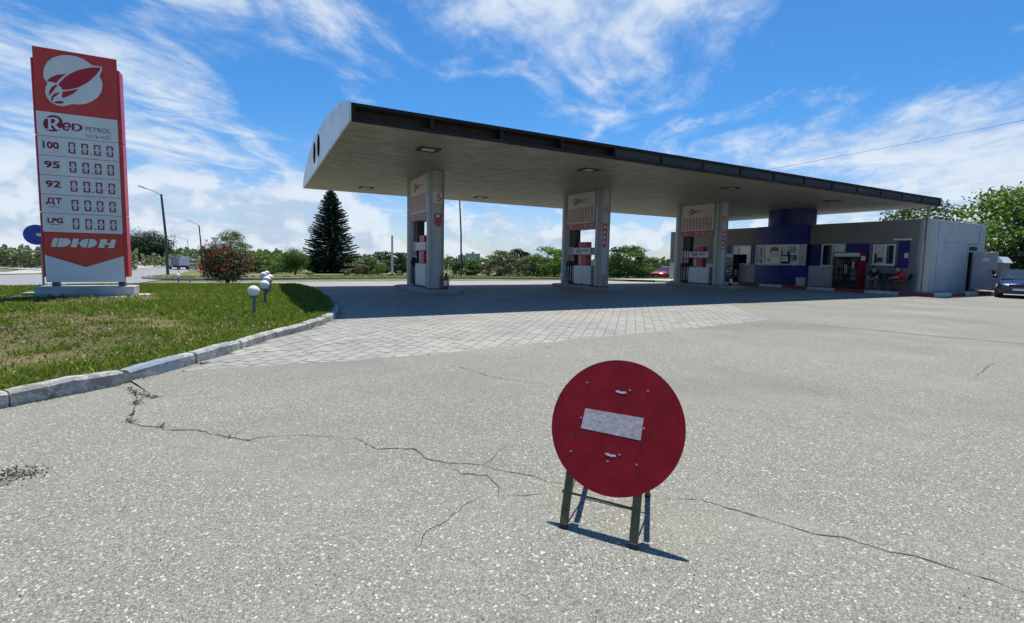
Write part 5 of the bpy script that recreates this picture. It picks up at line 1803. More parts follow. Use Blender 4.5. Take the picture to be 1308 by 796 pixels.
# ------------------------------------------------------------------ cars
def car(label, cat, loc, rz, body_m, L=4.3, Wd=1.72, H=1.45, kind='sedan', group=None, detail=True):
    """nose towards local +x"""
    t = thing('parked_car' if detail else 'passing_car', label, cat, loc, rz, group)
    h = L/2
    if kind == 'sedan':
        st = [(-h, .42, .70, .84), (-h+.05, .26, .80, .93), (-h+.5, .22, .84, .97), (-h+.95, .22, .86, .99), (-.35*L/4.3, .20, .86, .97), (.75*L/4.3, .20, .86, .95), (1.15*L/4.3, .20, .85, .90), (h-.55, .20, .83, .82), (h-.15, .22, .78, .74), (h, .34, .66, .64)]
        roof = [(-h+.75, .98), (-h+1.25, H-.06), (-.15*L/4.3, H), (.30*L/4.3, H-.04), (1.12*L/4.3, .93)]
    else:
        st = [(-h, .35, .76, .92), (-h+.05, .25, .82, .98), (-h+.4, .22, .85, 1.0), (0, .20, .86, .98), (.75, .20, .86, .96), (1.1, .20, .85, .92), (h-.5, .20, .82, .84), (h-.15, .22, .77, .74), (h, .34, .64, .62)]
        roof = [(-h+.12, .98), (-h+.5, H-.05), (-.2, H), (.30, H-.04), (1.1, .94)]
    k = Wd/1.72
    vs, fs = [], []
    for x, zb, w, zt in st:
        w *= k
        zm = zb+(zt-zb)*.5
        ring = [(-w*.86, zb), (-w*.99, zb+.08), (-w, zm), (-w*.97, zt-.07), (-w*.90, zt-.01), (0, zt+.02), (w*.90, zt-.01), (w*.97, zt-.07), (w, zm), (w*.99, zb+.08), (w*.86, zb)]
        vs += [(x, y, z) for y, z in ring]
    n = 11
    for i in range(len(st)-1):
        for j in range(n):
            fs.append((i*n+j, i*n+(j+1) % n, (i+1)*n+(j+1) % n, (i+1)*n+j))
    fs += [tuple(range(n)), tuple(range((len(st)-1)*n, len(st)*n))[::-1]]
    b = local('body', MB().add(vs, fs), body_m, t, smooth=True)
    # cabin: pillars and roof in paint, glass between
    vs = []
    for x, z in roof:
        w = (.70 if z < 1.05 else .60)*k
        vs += [(x, -w, z), (x, w, z)]
    m_ = len(roof)
    wb = .76*k
    fsr = [(2, 3, 5, 4), (4, 5, 7, 6)]
    top = MB().add(vs, fsr)
    top.add([(x, y, z-.05) for x, y, z in vs], [(4, 5, 3, 2), (6, 7, 5, 4)])
    for sgn in (0, 1):
        a = [Vector(vs[2*i+sgn]) for i in range(m_)]
        for i in (1, 2):
            top.add([a[i], a[i+1], a[i+1]-Vector((0, 0, .05)), a[i]-Vector((0, 0, .05))], [(0, 1, 2, 3)])
        o_ = .02 if sgn else -.02
        top.tube([a[0], a[1]], .035, 6)
        top.tube([a[3], a[4]], .030, 6)
        xm = (a[1].x*.35+a[3].x*.65)-.25
        zr = H-.05
        top.tube([(xm, a[2].y, zr), (xm-.03, (wb if sgn else -wb)*.93, .95)], .04, 6)
    tp = local('roof', top, body_m, t)
    local('windscreen', MB().add([vs[6], vs[7], vs[9], vs[8]], [(0, 1, 2, 3)]), 'car_glass', t, fix=False)
    local('rear_window', MB().add([vs[0], vs[1], vs[3], vs[2]], [(0, 1, 2, 3)]), 'car_glass', t, fix=False)
    for sgn in (0, 1):
        a = [vs[2*i+sgn] for i in range(m_)]
        local('side_window', MB().add(a, [tuple(range(m_))]), 'car_glass', t, fix=False)
    wr = .30
    for x in (-h+.82*L/4.3, h-.82*L/4.3):
        for y in (-1, 1):
            yo = y*(.80*k)
            wh = local('wheel', MB().xf(Matrix()).lathe((0, 0, 0), [(wr*.62, -.095), (wr*.93, -.095), (wr, -.07), (wr, .07), (wr*.93, .095), (wr*.62, .095)], 22).xf(Matrix.Translation((x, yo, wr))@Matrix.Rotation(PI/2, 4, 'X')), 'tyre', t, smooth=True)
            if detail:
                f = MB().lathe((0, 0, 0), [(wr*.60, -.06), (wr*.60, .098), (wr*.40, .085), (.04, .10)], 14).xf(Matrix.Translation((x, yo, wr))@Matrix.Rotation(-PI/2*y, 4, 'X')).build('rim', 'alloy', None, smooth=True)
                f.parent = wh
            local('wheel_arch', MB().prism(circle(x, wr+.02, wr+.07, 20), 'y', yo-y*.06, yo+y*.068), 'car_black', t)
    for y in (-1, 1):
        local('headlight', MB().add([(h-.03, y*.46*k, .56), (h-.12, y*.72*k, .58), (h-.16, y*.72*k, .72), (h-.07, y*.46*k, .70), (h-.25, y*.46*k, .56), (h-.3, y*.70*k, .58), (h-.3, y*.70*k, .70), (h-.25, y*.46*k, .68)], [(0, 1, 2, 3), (7, 6, 5, 4), (0, 4, 5, 1), (1, 5, 6, 2), (2, 6, 7, 3), (3, 7, 4, 0)]), 'headlight', t)
        local('tail_light', MB().box(-h-.012, -h+.12, y*.62*k-.12, y*.62*k+.12, .62, .78), 'tail_red', t)
    local('front_bumper', MB().box(h-.25, h+.05, -.80*k, .80*k, .26, .50), body_m, t, bevel=.06, seg=2)
    local('rear_bumper', MB().box(-h-.05, -h+.25, -.80*k, .80*k, .28, .52), body_m, t, bevel=.06, seg=2)
    local('grille', MB().box(h-.08, h+.004, -.40*k, .40*k, .57, .68), 'car_black', t)
    local('lower_grille', MB().box(h+.02, h+.056, -.55*k, .55*k, .29, .37), 'car_black', t)
    local('number_plate', MB().box(h+.051, h+.062, -.26, .26, .385, .485), 'frame_white', t)
    local('number_plate', MB().box(-h-.062, -h-.051, -.26, .26, .385, .485), 'frame_white', t)
    if detail:
        for y in (-1, 1):
            local('mirror', MB().ball((0, 0, 0), 1, 10, 6).xf(Matrix.Translation((.78*L/4.3, y*.95*k, 1.02))@Matrix.Diagonal((.06, .10, .075, 1))), body_m, t, smooth=True)
            local('door_seam', MB().box(-.32, -.31, y*.863*k-.003, y*.863*k+.003, .35, .90), 'car_black', t)
            local('wiper', MB().tube([(.98*L/4.3+.1, y*.3, .96), (.75*L/4.3, y*.3-.25, 1.13)], .008, 4), 'car_black', t)
    return t
car('dark blue saloon car with headlight and number plate facing us at the right edge', 'car', (34.2, 9.35, 0), math.radians(-166), 'car_blue', 4.4, 1.74, 1.42)
g0 = gp(848, 357.5)
car('bright red car standing beyond the canopy, half hidden by the column numbered 2', 'car', (g0.x+.9, g0.y+.4, g0.z), math.radians(194), 'car_red', 4.4, 1.75, 1.42)
def ground_at(px, py, depth):
    d = pix_dir(px, py)
    p = EYE+d*depth
    return Vector((p.x, p.y, gz(p.y)))
p = gp(246.5, 345)
car('silver hatchback driving away on the road right of the box lorry', 'car', p, math.radians(97), 'car_silver', 4.0, 1.7, 1.5, 'hatch', 'cars on the far road', False)
p = gp(190, 337.3)
car('white car far down the road below the round dark tree', 'car', p, math.radians(200), 'car_white', 4.3, 1.72, 1.45, 'sedan', 'cars on the far road', False)
p = gp(263.5, 343)
car('white car on the road mostly hidden by the red-white barrier and rose bush', 'car', p+Vector((1.5, 0, 0)), math.radians(97), 'car_white', 4.3, 1.72, 1.45, 'sedan', 'cars on the far road', False)
# box lorry
p = gp(229, 344)
t = thing('box_lorry', 'grey box lorry with a pale rear door on the road behind the lamp post', 'lorry', p, math.radians(118))
local('cargo_box', MB().box(-3.0, 1.6, -1.15, 1.15, .95, 3.05), 'truck_box', t, bevel=.03)
local('rear_door', MB().box(-3.05, -3.001, -1.10, 1.10, 1.0, 3.0), 'truck_white', t)
local('cab', MB().prism([(1.75, .6), (3.3, .6), (3.35, 1.3), (3.0, 2.3), (1.75, 2.35)], 'y', -1.05, 1.05), 'truck_white', t, bevel=.05)
local('windscreen', MB().add([(3.345, -.95, 1.4), (3.345, .95, 1.4), (3.05, .9, 2.2), (3.05, -.9, 2.2)], [(0, 1, 2, 3)]), 'car_glass', t, fix=False)
local('chassis', MB().box(-3.0, 3.2, -.45, .45, .55, .95), 'car_black', t)
for x in (-1.9, 2.5):
    for y in (-.95, .95):
        local('wheel', MB().lathe((0, 0, 0), [(.25, -.14), (.42, -.14), (.42, .14), (.25, .14)], 18).xf(Matrix.Translation((x, y, .42))@Matrix.Rotation(PI/2, 4, 'X')), 'tyre', t, smooth=True)
local('bumper', MB().box(-3.08, -2.95, -1.1, 1.1, .55, .72), 'car_black', t)
for y in (-.8, .8):
    local('tail_light', MB().box(-3.10, -3.081, y-.14, y+.14, .58, .68), 'tail_red', t)

# ------------------------------------------------------------------ verge behind the forecourt with its kerb
vk = [(181, 355.5), (200, 357), (240, 357.6), (300, 357.2), (370, 356.6), (450, 355.8), (520, 355.2), (600, 355.6), (700, 356.4), (790, 357.4), (840, 358.6), (868, 360)]
vline = [(p.x, p.y) for p in (gp(*q_) for q_ in vk)]
vline = smooth_line(vline, 4)+[(vline[-1][0]+6, vline[-1][1]-.5)]
vleft = [(p.x, p.y) for p in (gp(*q_) for q_ in [(181, 354.5), (205, 351.5), (235, 348.0), (258, 345.2)])]
verge_poly = vline+[(70, 40), (140, 60), (140, 112), (300, 300), (-20, 300), (-7.5, 112), vleft[3], vleft[2], vleft[1], vleft[0]]
verge = sheet('verge', verge_poly, .10, 'verge_soil')
far_kerb = bpy.data.objects.new('far_kerb', None)
COL.objects.link(far_kerb)
far_kerb['kind'] = 'structure'
stone_row(vline, 1.4, .16, .15, far_kerb, ['grey_concrete'])
stone_row(vleft[::-1], 1.4, .16, .14, far_kerb, ['grey_concrete'])
def scatter_grass(name, n, poly, hmin, hmax, m, wmul=1.0, seed=0, mask=None):
    P = np.array(poly)
    x0, y0, x1, y1 = P[:, 0].min(), P[:, 1].min(), P[:, 0].max(), P[:, 1].max()
    X, Y = RNG.uniform(x0, x1, n), RNG.uniform(y0, y1, n)
    ok = inside(poly, X, Y)
    X, Y = X[ok], Y[ok]
    v = value_noise(X, Y, .25, 21+seed)*.6+value_noise(X, Y, .9, 22+seed)*.4
    if mask is not None:
        ok = RNG.uniform(0, 1, len(X)) < mask(X, Y, v)
        X, Y, v = X[ok], Y[ok], v[ok]
    h = RNG.uniform(hmin, hmax, len(X))*(.5+v)
    tone = np.clip(RNG.uniform(0, .7, len(X))+.3*(v-.4), 0, .85)
    tone[RNG.uniform(0, 1, len(X)) < .12] = 1
    o = blades(name, X, Y, GZ(Y)+.10, h, .010*wmul+.0006*Y, m, tone)
    o['kind'] = 'stuff'
    return o
vin = inset(vline, .2)
front_poly = vin+[(vin[-1][0]+4, vin[-1][1]+10), (40, 56), (4, 60), (-4.6, 52)]
scatter_grass('grass', 60000, front_poly, .06, .26, 'grass_blade', 1.4, 0, lambda X, Y, v: np.where((X < 4.6) & (X > -3) & (Y > 39), .12, .35+1.0*(v-.3)))
bare = sheet('bare_earth', [(lambda p: (p.x, p.y))(gp(*q_)) for q_ in ((232, 351.5), (290, 352.5), (345, 352), (352, 347.5), (330, 345.2), (262, 345.8))], .106, 'bare_soil', verge)

# ------------------------------------------------------------------ plants
def bush(label, base, w, h, m, n=2600, leaf=.06, cat='shrub', group=None, name='shrub', lumps=9, stem=True, flowers=None, squash=1.0, up=.3):
    """loose leafy shrub: leaves on many small twigs that end at uneven distances"""
    t = thing(name, label, cat, base, random.uniform(0, 6), group)
    if stem:
        q = MB()
        for _ in range(5):
            a = random.uniform(0, 6.28)
            q.tube([(0, 0, -.05), (math.cos(a)*w*.12, math.sin(a)*w*.12, h*.35), (math.cos(a+.4)*w*.3, math.sin(a+.4)*w*.3, h*.75)], [.02+.012*h, .014+.008*h, .006], 5)
        local('stem', q, 'bark', t)
    C = []
    for i in range(lumps):
        a, r = random.uniform(0, 6.28), math.sqrt(random.random())*w*.36
        C.append((r*math.cos(a), r*math.sin(a), h*random.uniform(.22, .78), w*random.uniform(.16, .27), h*random.uniform(.16, .26)*squash))
    C = np.array(C)
    k = RNG.integers(0, lumps, n)
    d = RNG.normal(0, 1, (n, 3))
    d /= np.linalg.norm(d, axis=1, keepdims=True)
    rr_ = RNG.uniform(.35, 1.0, n)**.6*(1+.35*RNG.normal(0, .45, n).clip(-1, 1.3))
    P = C[k, :3]+d*np.stack([C[k, 3], C[k, 3], C[k, 4]], 1)*rr_[:, None]
    P[:, 2] = np.maximum(P[:, 2], .03)
    N = d+np.array([0, 0, up])
    tone = np.clip(RNG.uniform(0, 1, n)*.6+(k % 5)*.09, 0, 1)
    o = leaves_mesh('foliage', P, N, leaf, m, None, .55, tone, .7)
    o.parent = t
    if flowers:
        mf, nf, s = flowers
        idx = RNG.choice(n, nf)
        keep = P[idx, 2] > h*.3
        Pf = P[idx][keep]*1.03
        reps = 9
        Pq = np.repeat(Pf, reps, 0)+RNG.normal(0, s*.6, (len(Pf)*reps, 3))
        o = leaves_mesh('blossoms', Pq, RNG.normal(0, 1, Pq.shape), s*.62, mf, None, .85, None, .6)
        o.parent = t
    return t
def tree(label, base, h, cw, m, n=6000, leaf=.12, trunk_h=.3, cat='tree', name='broadleaf_tree', lumps=22, shape=1.0, group=None, twigs=10, low=.28, gap=1.0):
    """trunk with forking limbs; leaves in clumps at the limb ends"""
    t = thing(name, label, cat, base, random.uniform(0, 6), group)
    tr = MB()
    r0 = .018*h+.04
    th = h*trunk_h
    top = Vector((random.gauss(0, .03)*h, random.gauss(0, .03)*h, h*.72))
    fork = Vector((top.x*.3, top.y*.3, th))
    tr.tube([(0, 0, -.2), (0, 0, th*.4), fork, fork.lerp(top, .5), top], [r0*1.35, r0, r0*.8, r0*.45, r0*.12], 10)
    C = []
    for i in range(lumps):
        u = (i+.5)/lumps
        z = h*(low+(1-low-.06)*u)
        prof_ = math.sin(PI*min(1, max(.06, (u*.86+.14))))**.55
        r = cw*.5*prof_*math.sqrt(random.uniform(.18, 1))*shape
        a = i*2.4+random.uniform(-.5, .5)
        C.append((r*math.cos(a), r*math.sin(a), z+random.gauss(0, .03)*h, cw*random.uniform(.10, .19), h*random.uniform(.055, .10)))
    for c in C[::max(1, lumps//twigs)]:
        s = fork.lerp(top, max(0, min(.9, (c[2]-th)/(top.z-th)-.25)))
        e = Vector(c[:3])
        m_ = s.lerp(e, .5)+Vector((0, 0, -.03*h))
        tr.tube([s, m_, e], [r0*.36, r0*.22, r0*.06], 6)
    local('trunk', tr, 'bark', t, smooth=True)
    C = np.array(C)
    k = RNG.integers(0, lumps, n)
    d = RNG.normal(0, 1, (n, 3))
    d /= np.linalg.norm(d, axis=1, keepdims=True)
    rr_ = RNG.uniform(.1, 1, n)**.5*(1+.5*np.abs(RNG.normal(0, .5, n)).clip(0, 1.4)*gap)
    P = C[k, :3]+d*np.stack([C[k, 3], C[k, 3], C[k, 4]], 1)*rr_[:, None]
    N = d*.8+np.array([0, 0, .6])
    tone = np.clip(RNG.uniform(0, 1, n)*.55+(k % 7)*.07, 0, 1)
    o = leaves_mesh('crown', P, N, leaf, m, None, .6, tone, .7)
    o.parent = t
    return t
def spruce(label, base, h, w):
    """whorls of drooping branches clothed in short needle sprays"""
    t = thing('spruce_tree', label, 'spruce', base)
    local('trunk', MB().tube([(0, 0, -.2), (0, 0, h*.5), (0, 0, h*.99)], [.016*h, .010*h, .004], 8), 'bark', t, smooth=True)
    C, A, F = [], [], []
    z = h*.03
    while z < h*.99:
        u = z/h
        r = w*.5*(1-u)**.74*(min(1, .78+u*1.5))
        nb_ = max(5, int(17*(1-u)+5))
        a0 = random.uniform(0, 6.28)
        for i in range(nb_):
            a = a0+2*PI*i/nb_+random.gauss(0, .14)
            L = r*random.uniform(.66, 1.16)+.08
            dr = .12+.24*(1-u)
            steps = max(3, int(L/.075))
            for s in range(1, steps+1):
                f = s/steps
                for _ in range(11):
                    C.append((math.cos(a)*L*f, math.sin(a)*L*f, z-dr*L*f*.6+.24*L*f*f))
                    A.append(a)
                    F.append(min(1, L)*(1-f*.55))
        z += h*.0225*(1.3-u*.7)
    C, A, F = np.array(C), np.array(A), np.array(F)
    n = len(C)
    ang = A+RNG.normal(0, .95, n)
    dv = np.stack([np.cos(ang), np.sin(ang), RNG.normal(-.28, .35, n)], 1)
    ln = (.10+.20*F)*RNG.uniform(.6, 1.3, n)
    rnd = RNG.normal(0, 1, (n, 3))
    sd_ = np.cross(dv, rnd)
    sd_ /= np.linalg.norm(sd_, axis=1, keepdims=True)
    wd = RNG.uniform(.028, .06, n)[:, None]
    C = C+RNG.normal(0, .035, (n, 3))
    e = C+dv*ln[:, None]
    V = np.stack([C-sd_*wd*.6, C+sd_*wd*.6, e+sd_*wd*.7, e-sd_*wd*.7], 1).reshape(-1, 3)
    o = quads('needles', V, 'needle', None, RNG.uniform(0, 1, n))
    o.parent = t
    return t
p = gp(424, 349.5)
hs = height_at(424, 240, p)-p.z
spruce('tall dark spruce standing left of the canopy on the verge', p, hs, hs*.72)
p = gp(377, 352)
bush('dense rounded green bush left of the dark spruce', p, 4.6, height_at(377, 312, p)-p.z+.15, 'leaf_mid', 13000, .075, lumps=34, up=.5, squash=.8, name='bush', cat='bush')
p = gp(345, 351)
bush('low spreading green plants at the foot of the rounded bush', p, 2.2, .75, 'leaf_mid', 1800, .06, lumps=10)
p = gp(393, 352)
bush('low green plants between the rounded bush and the spruce', p, 1.8, .6, 'leaf_fresh', 1200, .06, lumps=8)
# rose bush at the rear of the lawn
p = gp(291, 363)
bush('tall rose bush with red blossoms at the back of the lawn', (p.x, p.y, p.z), 2.9, height_at(291, 314, p)-p.z+.25, 'rose_leaf', 10500, .055, lumps=34, flowers=('petal', 330, .06), name='rose_bush', cat='rose bush', up=.2)
# tree behind the rose bush
p = gp(297, 346)
tree('light green spreading tree behind the red rose bush', p, height_at(297, 293, p)-p.z, 8.6, 'leaf_mid', 10000, .12, .2, lumps=34, low=.16)
# round dark tree by the road
p = gp(190, 338.2)
rw = 40*math.hypot(p.x, p.y)/611
bush('round dark green tree across the road left of the lamp post', p, rw*1.15, height_at(190, 292, p)-p.z, 'leaf_dark', 15000, .24, 'tree', None, 'broadleaf_tree', 70, True, None, 1.0, .4)
# shrubs left of the left pump
for (px, py, pt, w, m, lab) in [(468, 353, 338, 2.0, 'leaf_olive', 'low yellowish shrub right of the spruce'), (484, 352.5, 334, 2.4, 'leaf_fresh', 'light green shrub left of the pale vent pipe'), (455, 352, 341, 1.8, 'leaf_red', 'low reddish shrub just right of the spruce'),
                                (514, 352, 332, 2.0, 'leaf_mid', 'green shrub just right of the pale vent pipe'), (442, 353, 344, 1.4, 'leaf_grey', 'grey green low plant at the foot of the spruce')]:
    p = gp(px, py)
    bush(lab, p, w, height_at(px, pt, p)-p.z, m, 2000, .065, lumps=11)
# row of shrubs behind the far kerb between the pumps
row = [(583, 353, 333, 'leaf_mid', 'green'), (603, 353, 337, 'leaf_olive', 'olive green'), (621, 353.5, 331, 'leaf_red', 'reddish flowering'), (640, 353, 336, 'leaf_olive', 'olive'), (657, 353.5, 335, 'leaf_dark', 'dark rounded'), (676, 354, 336, 'leaf_dark', 'dark low'), (693, 354, 335, 'leaf_mid', 'mid green'),
       (709, 354, 334, 'leaf_dark', 'dark dense'), (728, 354, 334, 'leaf_olive', 'olive tinted'), (790, 355, 342, 'leaf_mid', 'small round'), (812, 355, 336, 'leaf_dark', 'dark wide'), (826, 355, 338, 'leaf_mid', 'bright'), (842, 355, 335, 'leaf_olive', 'brownish'), (858, 355, 332, 'leaf_dark', 'dark tall')]
for i, (px, py, pt, m, kind) in enumerate(row):
    p = gp(px, py)
    place_ = ['beside the lamp pole', 'right of the lamp pole', 'with pinkish tips', 'after the reddish one', 'near the middle of the row', 'before the middle column', 'left of the middle column', 'at the left edge of the middle column', 'behind the middle dispenser', 'right of the middle column', 'under the leafy tree', 'right of the leafy tree', 'left of the red car', 'behind the red car'][i]
    bush(f'{kind} shrub {place_}, behind the far kerb', p, 1.75*(1+.1*random.random()), max(.9, height_at(px, pt, p)-p.z), m, 2200, .07, group='shrubs behind the far kerb', lumps=12)
p = gp(628, 353.5)
# trees behind that row
for (px, dpt, pt, cw, m, lab, lf) in [(640, 62, 320, 5.0, 'leaf_grey', 'pale grey green tree behind the shrub row', .11), (662, 66, 318, 6.0, 'leaf_dark', 'dark thin-topped tree between two paler trees', .13), (683, 60, 325, 5, 'leaf_grey', 'silvery low tree beside the bright green tree', .11), (708, 58, 315, 6.4, 'leaf_fresh', 'bright green bushy tree left of the middle column', .12), (727, 62, 320, 5, 'leaf_fresh', 'bright green tree seen between the middle columns', .12),
                                      (600, 75, 331, 5, 'leaf_mid', 'small green tree beside the iron fence', .12)]:
    d = pix_dir(px, 335)
    p = EYE+d*dpt
    b = Vector((p.x, p.y, gz(p.y)))
    tree(lab, b, height_at(px, pt, b)-b.z, cw, m, 4200, lf, .15, lumps=20, low=.10, twigs=6)
d = pix_dir(802, 340)
p = EYE+d*50
b = Vector((p.x, p.y, gz(p.y)))
tree('full green tree between the middle and right columns', b, height_at(798, 314, b)-b.z, 5.4, 'leaf_mid', 7000, .11, .12, lumps=26, low=.12)
for (px, pt, cw, dpt, m, lab) in [(512, 321, 7, 85, 'leaf_dark', 'dark round tree top behind the vent pipe'), (488, 321, 8, 95, 'leaf_dark', 'dark tree left of the vent pipe on the skyline'), (470, 328, 7, 90, 'leaf_grey', 'greyish tree between spruce and vent pipe'), (340, 326, 7, 100, 'leaf_mid', 'green tree on the skyline right of the rose bush'), (360, 328, 7, 95, 'leaf_fresh', 'fresh green tree behind the rounded bush'), (322, 329, 6, 105, 'leaf_grey', 'grey green tree behind the spreading tree')]:
    d = pix_dir(px, 335)
    p = EYE+d*dpt
    b = Vector((p.x, p.y, gz(p.y)))
    tree(lab, b, height_at(px, pt, b)-b.z, cw, m, 3600, .17, .15, lumps=20, low=.08, twigs=5)
# large trees at the right behind the shop
tree('big loose-crowned tree behind the shop corner at the right', (47.5, 13.2, 0), 7.1, 10.0, 'leaf_fresh', 10500, .14, .22, lumps=60, low=.20, gap=1.5)
tree('second big tree beyond the parked car at the right edge', (50.5, 9.6, 0), 7.6, 9.5, 'leaf_fresh', 12000, .14, .22, lumps=50, low=.14, gap=1.5)
tree('dark low tree filling the gap beside the open side door', (46.0, 11.0, 0), 5.4, 6.0, 'leaf_dark', 8000, .12, .15, lumps=30, low=.08)
tree('tree whose top shows above the flat shop roof', (43.5, 17.6, 0), 6.55, 5.0, 'leaf_olive', 4200, .11, .3, lumps=22, low=.30, gap=1.6)
tree('tall tree at the far right edge of the view', (56.5, 8.0, 0), 8.2, 9.0, 'leaf_dark', 9000, .15, .2, lumps=40, low=.1, gap=1.4)

# far woods: one mass along the horizon
def wood(name, pxa, pxb, dist, hts, m, n, leaf):
    """belt of distant trees seen between two bearings"""
    P, tone = [], []
    for i in range(n):
        u = random.random()
        d = pix_dir(pxa+(pxb-pxa)*u, 330)
        dd = dist*(1+.35*random.random())
        x, y = d.x*dd, d.y*dd
        w = .55+.45*math.sin(u*37+dd*.05)*math.sin(u*91+1)
        top = hts[0]+(hts[1]-hts[0])*abs(w)
        P.append((x, y, gz(y)+top*random.random()**.75))
        tone.append(min(1, max(0, random.random()*.6+.25*math.sin(u*60+dd*.1)+.15)))
    P = np.array(P)
    o = leaves_mesh(name, P, np.tile([0, -.2, 1.], (n, 1)), leaf, m, None, .7, np.array(tone), .9)
    o['kind'] = 'stuff'
    return o
wood('far_wood', -40, 175, 105, (3.0, 5.2), 'leaf_grey', 13000, .42)
wood('far_wood', 150, 360, 190, (3.5, 6.5), 'leaf_mid', 8000, .6)
wood('far_wood', 180, 330, 130, (2.0, 4.0), 'leaf_grey', 4000, .45)
wood('far_wood', 330, 560, 130, (2.5, 4.6), 'leaf_mid', 9000, .5)
wood('far_wood', 520, 900, 150, (2.6, 4.4), 'leaf_mid', 12000, .5)
wood('far_wood', 760, 900, 75, (2.2, 3.4), 'leaf_dark', 6000, .28)
wood('far_wood', 1180, 1420, 75, (3.0, 5.5), 'leaf_mid', 9000, .34)

# ------------------------------------------------------------------ lamp posts, signs, poles
def lamp_post(label, base, h, arm, r=.13, m='pole_dark', group='street lamps along the road'):
    t = thing('street_lamp', label, 'street lamp', base, 0, group)
    local('pole', MB().tube([(0, 0, -.2), (-.02*h*.3, 0, h*.5), (-.035*h, 0, h)], [r*1.15, r, r*.8], 10), m, t, smooth=True)
    top = Vector((-.035*h, 0, h))
    a = Vector(arm)
    local('arm', MB().tube([top-Vector((0, 0, .15)), top+a*.4+Vector((0, 0, .05)), top+a], .045, 6), m, t, smooth=True)
    e = top+a
    d = a.normalized()
    s = Vector((-d.y, d.x, 0)).normalized()
    hd = MB()
    vs = [e+s*k*.14+d*l+Vector((0, 0, z)) for z in (-.07, .05) for k, l in ((-1, -.1), (1, -.1), (.7, .7), (-.7, .7))]
    hd.add(vs, [(3, 2, 1, 0), (4, 5, 6, 7), (0, 1, 5, 4), (1, 2, 6, 5), (2, 3, 7, 6), (3, 0, 4, 7)])
    local('lamp_head', hd, 'pole_grey', t)
    return t
p = gp(214.5, 352)
h1 = height_at(210.4, 248.5, p)-p.z
tip = on_y(190, 241, p.y)
top = on_y(210.4, 248.5, p.y)
lamp_post('nearest concrete street lamp on the verge right of the price pylon', p, h1, (tip.x-top.x, -.4, tip.z-top.z), .155)
p = gp(258.5, 345.5)
h2 = height_at(258.5, 288, p)-p.z
top = on_y(258.5, 288, p.y)
tip = on_y(249, 283.5, p.y)
lamp_post('dark street lamp just left of the spreading tree', p, h2, (tip.x-top.x, -.3, tip.z-top.z), .15)
for px, py, pt, lab in ((242, 340, 306, 'thin distant street lamp between the lorry and the silver car'), (155.5, 341, 279, 'street lamp behind the price pylon, only its arm showing at the right'), (195.5, 336.5, 315, 'faint pole in front of the round dark tree')):
    p = gp(px, py)
    h3 = height_at(px, pt, p)-p.z
    lamp_post(lab, p, h3, (-1.6 if px != 155.5 else 2.0, 0, .35), .09, 'pole_grey')
p = gp(589, 355)
lamp_post('tall dark lamp pole rising behind the canopy between left and middle columns', p, 10.5, (1.2, -.3, .2), .10)
p = gp(501, 353)
t = thing('vent_pipe', 'thick pale vertical pipe standing on the verge left of the left pump', 'pipe', p)
hp = height_at(501, 301, p)-p.z
local('pipe', MB().tube([(0, 0, 0), (0, 0, hp)], .155, 18), 'pipe_white', t, smooth=True)
local('cap', MB().lathe((0, 0, hp), [(.165, -.04), (.165, .02), (.10, .04)], 18), 'pipe_white', t, smooth=True)
local('base', MB().box(-.45, .3, -.3, .3, 0, .30), 'fascia_dark', t)
p = gp(510, 354)
t = thing('litter_bin', 'pinkish round litter bin at the foot of the pale vent pipe', 'bin', p)
local('body', MB().lathe((0, 0, 0), [(.24, 0), (.30, .06), (.33, .45), (.29, .72)], 16), 'bin_pink', t, smooth=True)
local('rim', MB().lathe((0, 0, .70), [(.30, 0), (.33, .03), (.33, .08), (.27, .08)], 16), 'bin_pink', t, smooth=True)
local('feet', MB().box(-.25, .25, -.25, .25, -.02, .06), 'grey_concrete', t)
# iron fence
a, b = gp(571, 354), gp(593, 353)
fn = thing('iron_fence', 'dark green iron bar fence beside the lamp pole right of the left pump', 'fence', a)
hf = height_at(582, 327, a.lerp(b, .5))-a.z
nbar = 9
for i in range(nbar):
    q_ = (b-a)*(i/(nbar-1))
    local('fence_bar', MB().tube([q_, q_+Vector((0, 0, hf*(1.04 if i % 4 == 0 else .97)))], .055 if i % 4 == 0 else .032, 6), 'fence_green', fn)
for z in (.25, hf*.90):
    local('fence_rail', MB().tube([Vector((0, 0, z)), (b-a)+Vector((0, 0, z))], .022, 6), 'fence_green', fn)
for (px, py, px2) in ((577, 353.5, 582), (590, 354, 594)):
    p = gp(px, py)
    st_ = MB().ball((0, 0, 0), 1, 10, 6).xf(Matrix.Translation(p+Vector((0, 0, .08)))@Matrix.Diagonal((.42, .25, .16, 1))).build('stone', 'pale_concrete', smooth=True)
    tag(st_, 'pale low stone at the foot of the iron fence' if px == 577 else 'pale low stone just right of the lamp pole foot', 'stone')
# white marker post by the shrubs
p = gp(710, 355)
tag(MB().tube([p, p+Vector((0, 0, .85))], .05, 8).build('marker_post', 'plastic_white'), 'thin white marker post before the dark shrub left of the middle column', 'post')
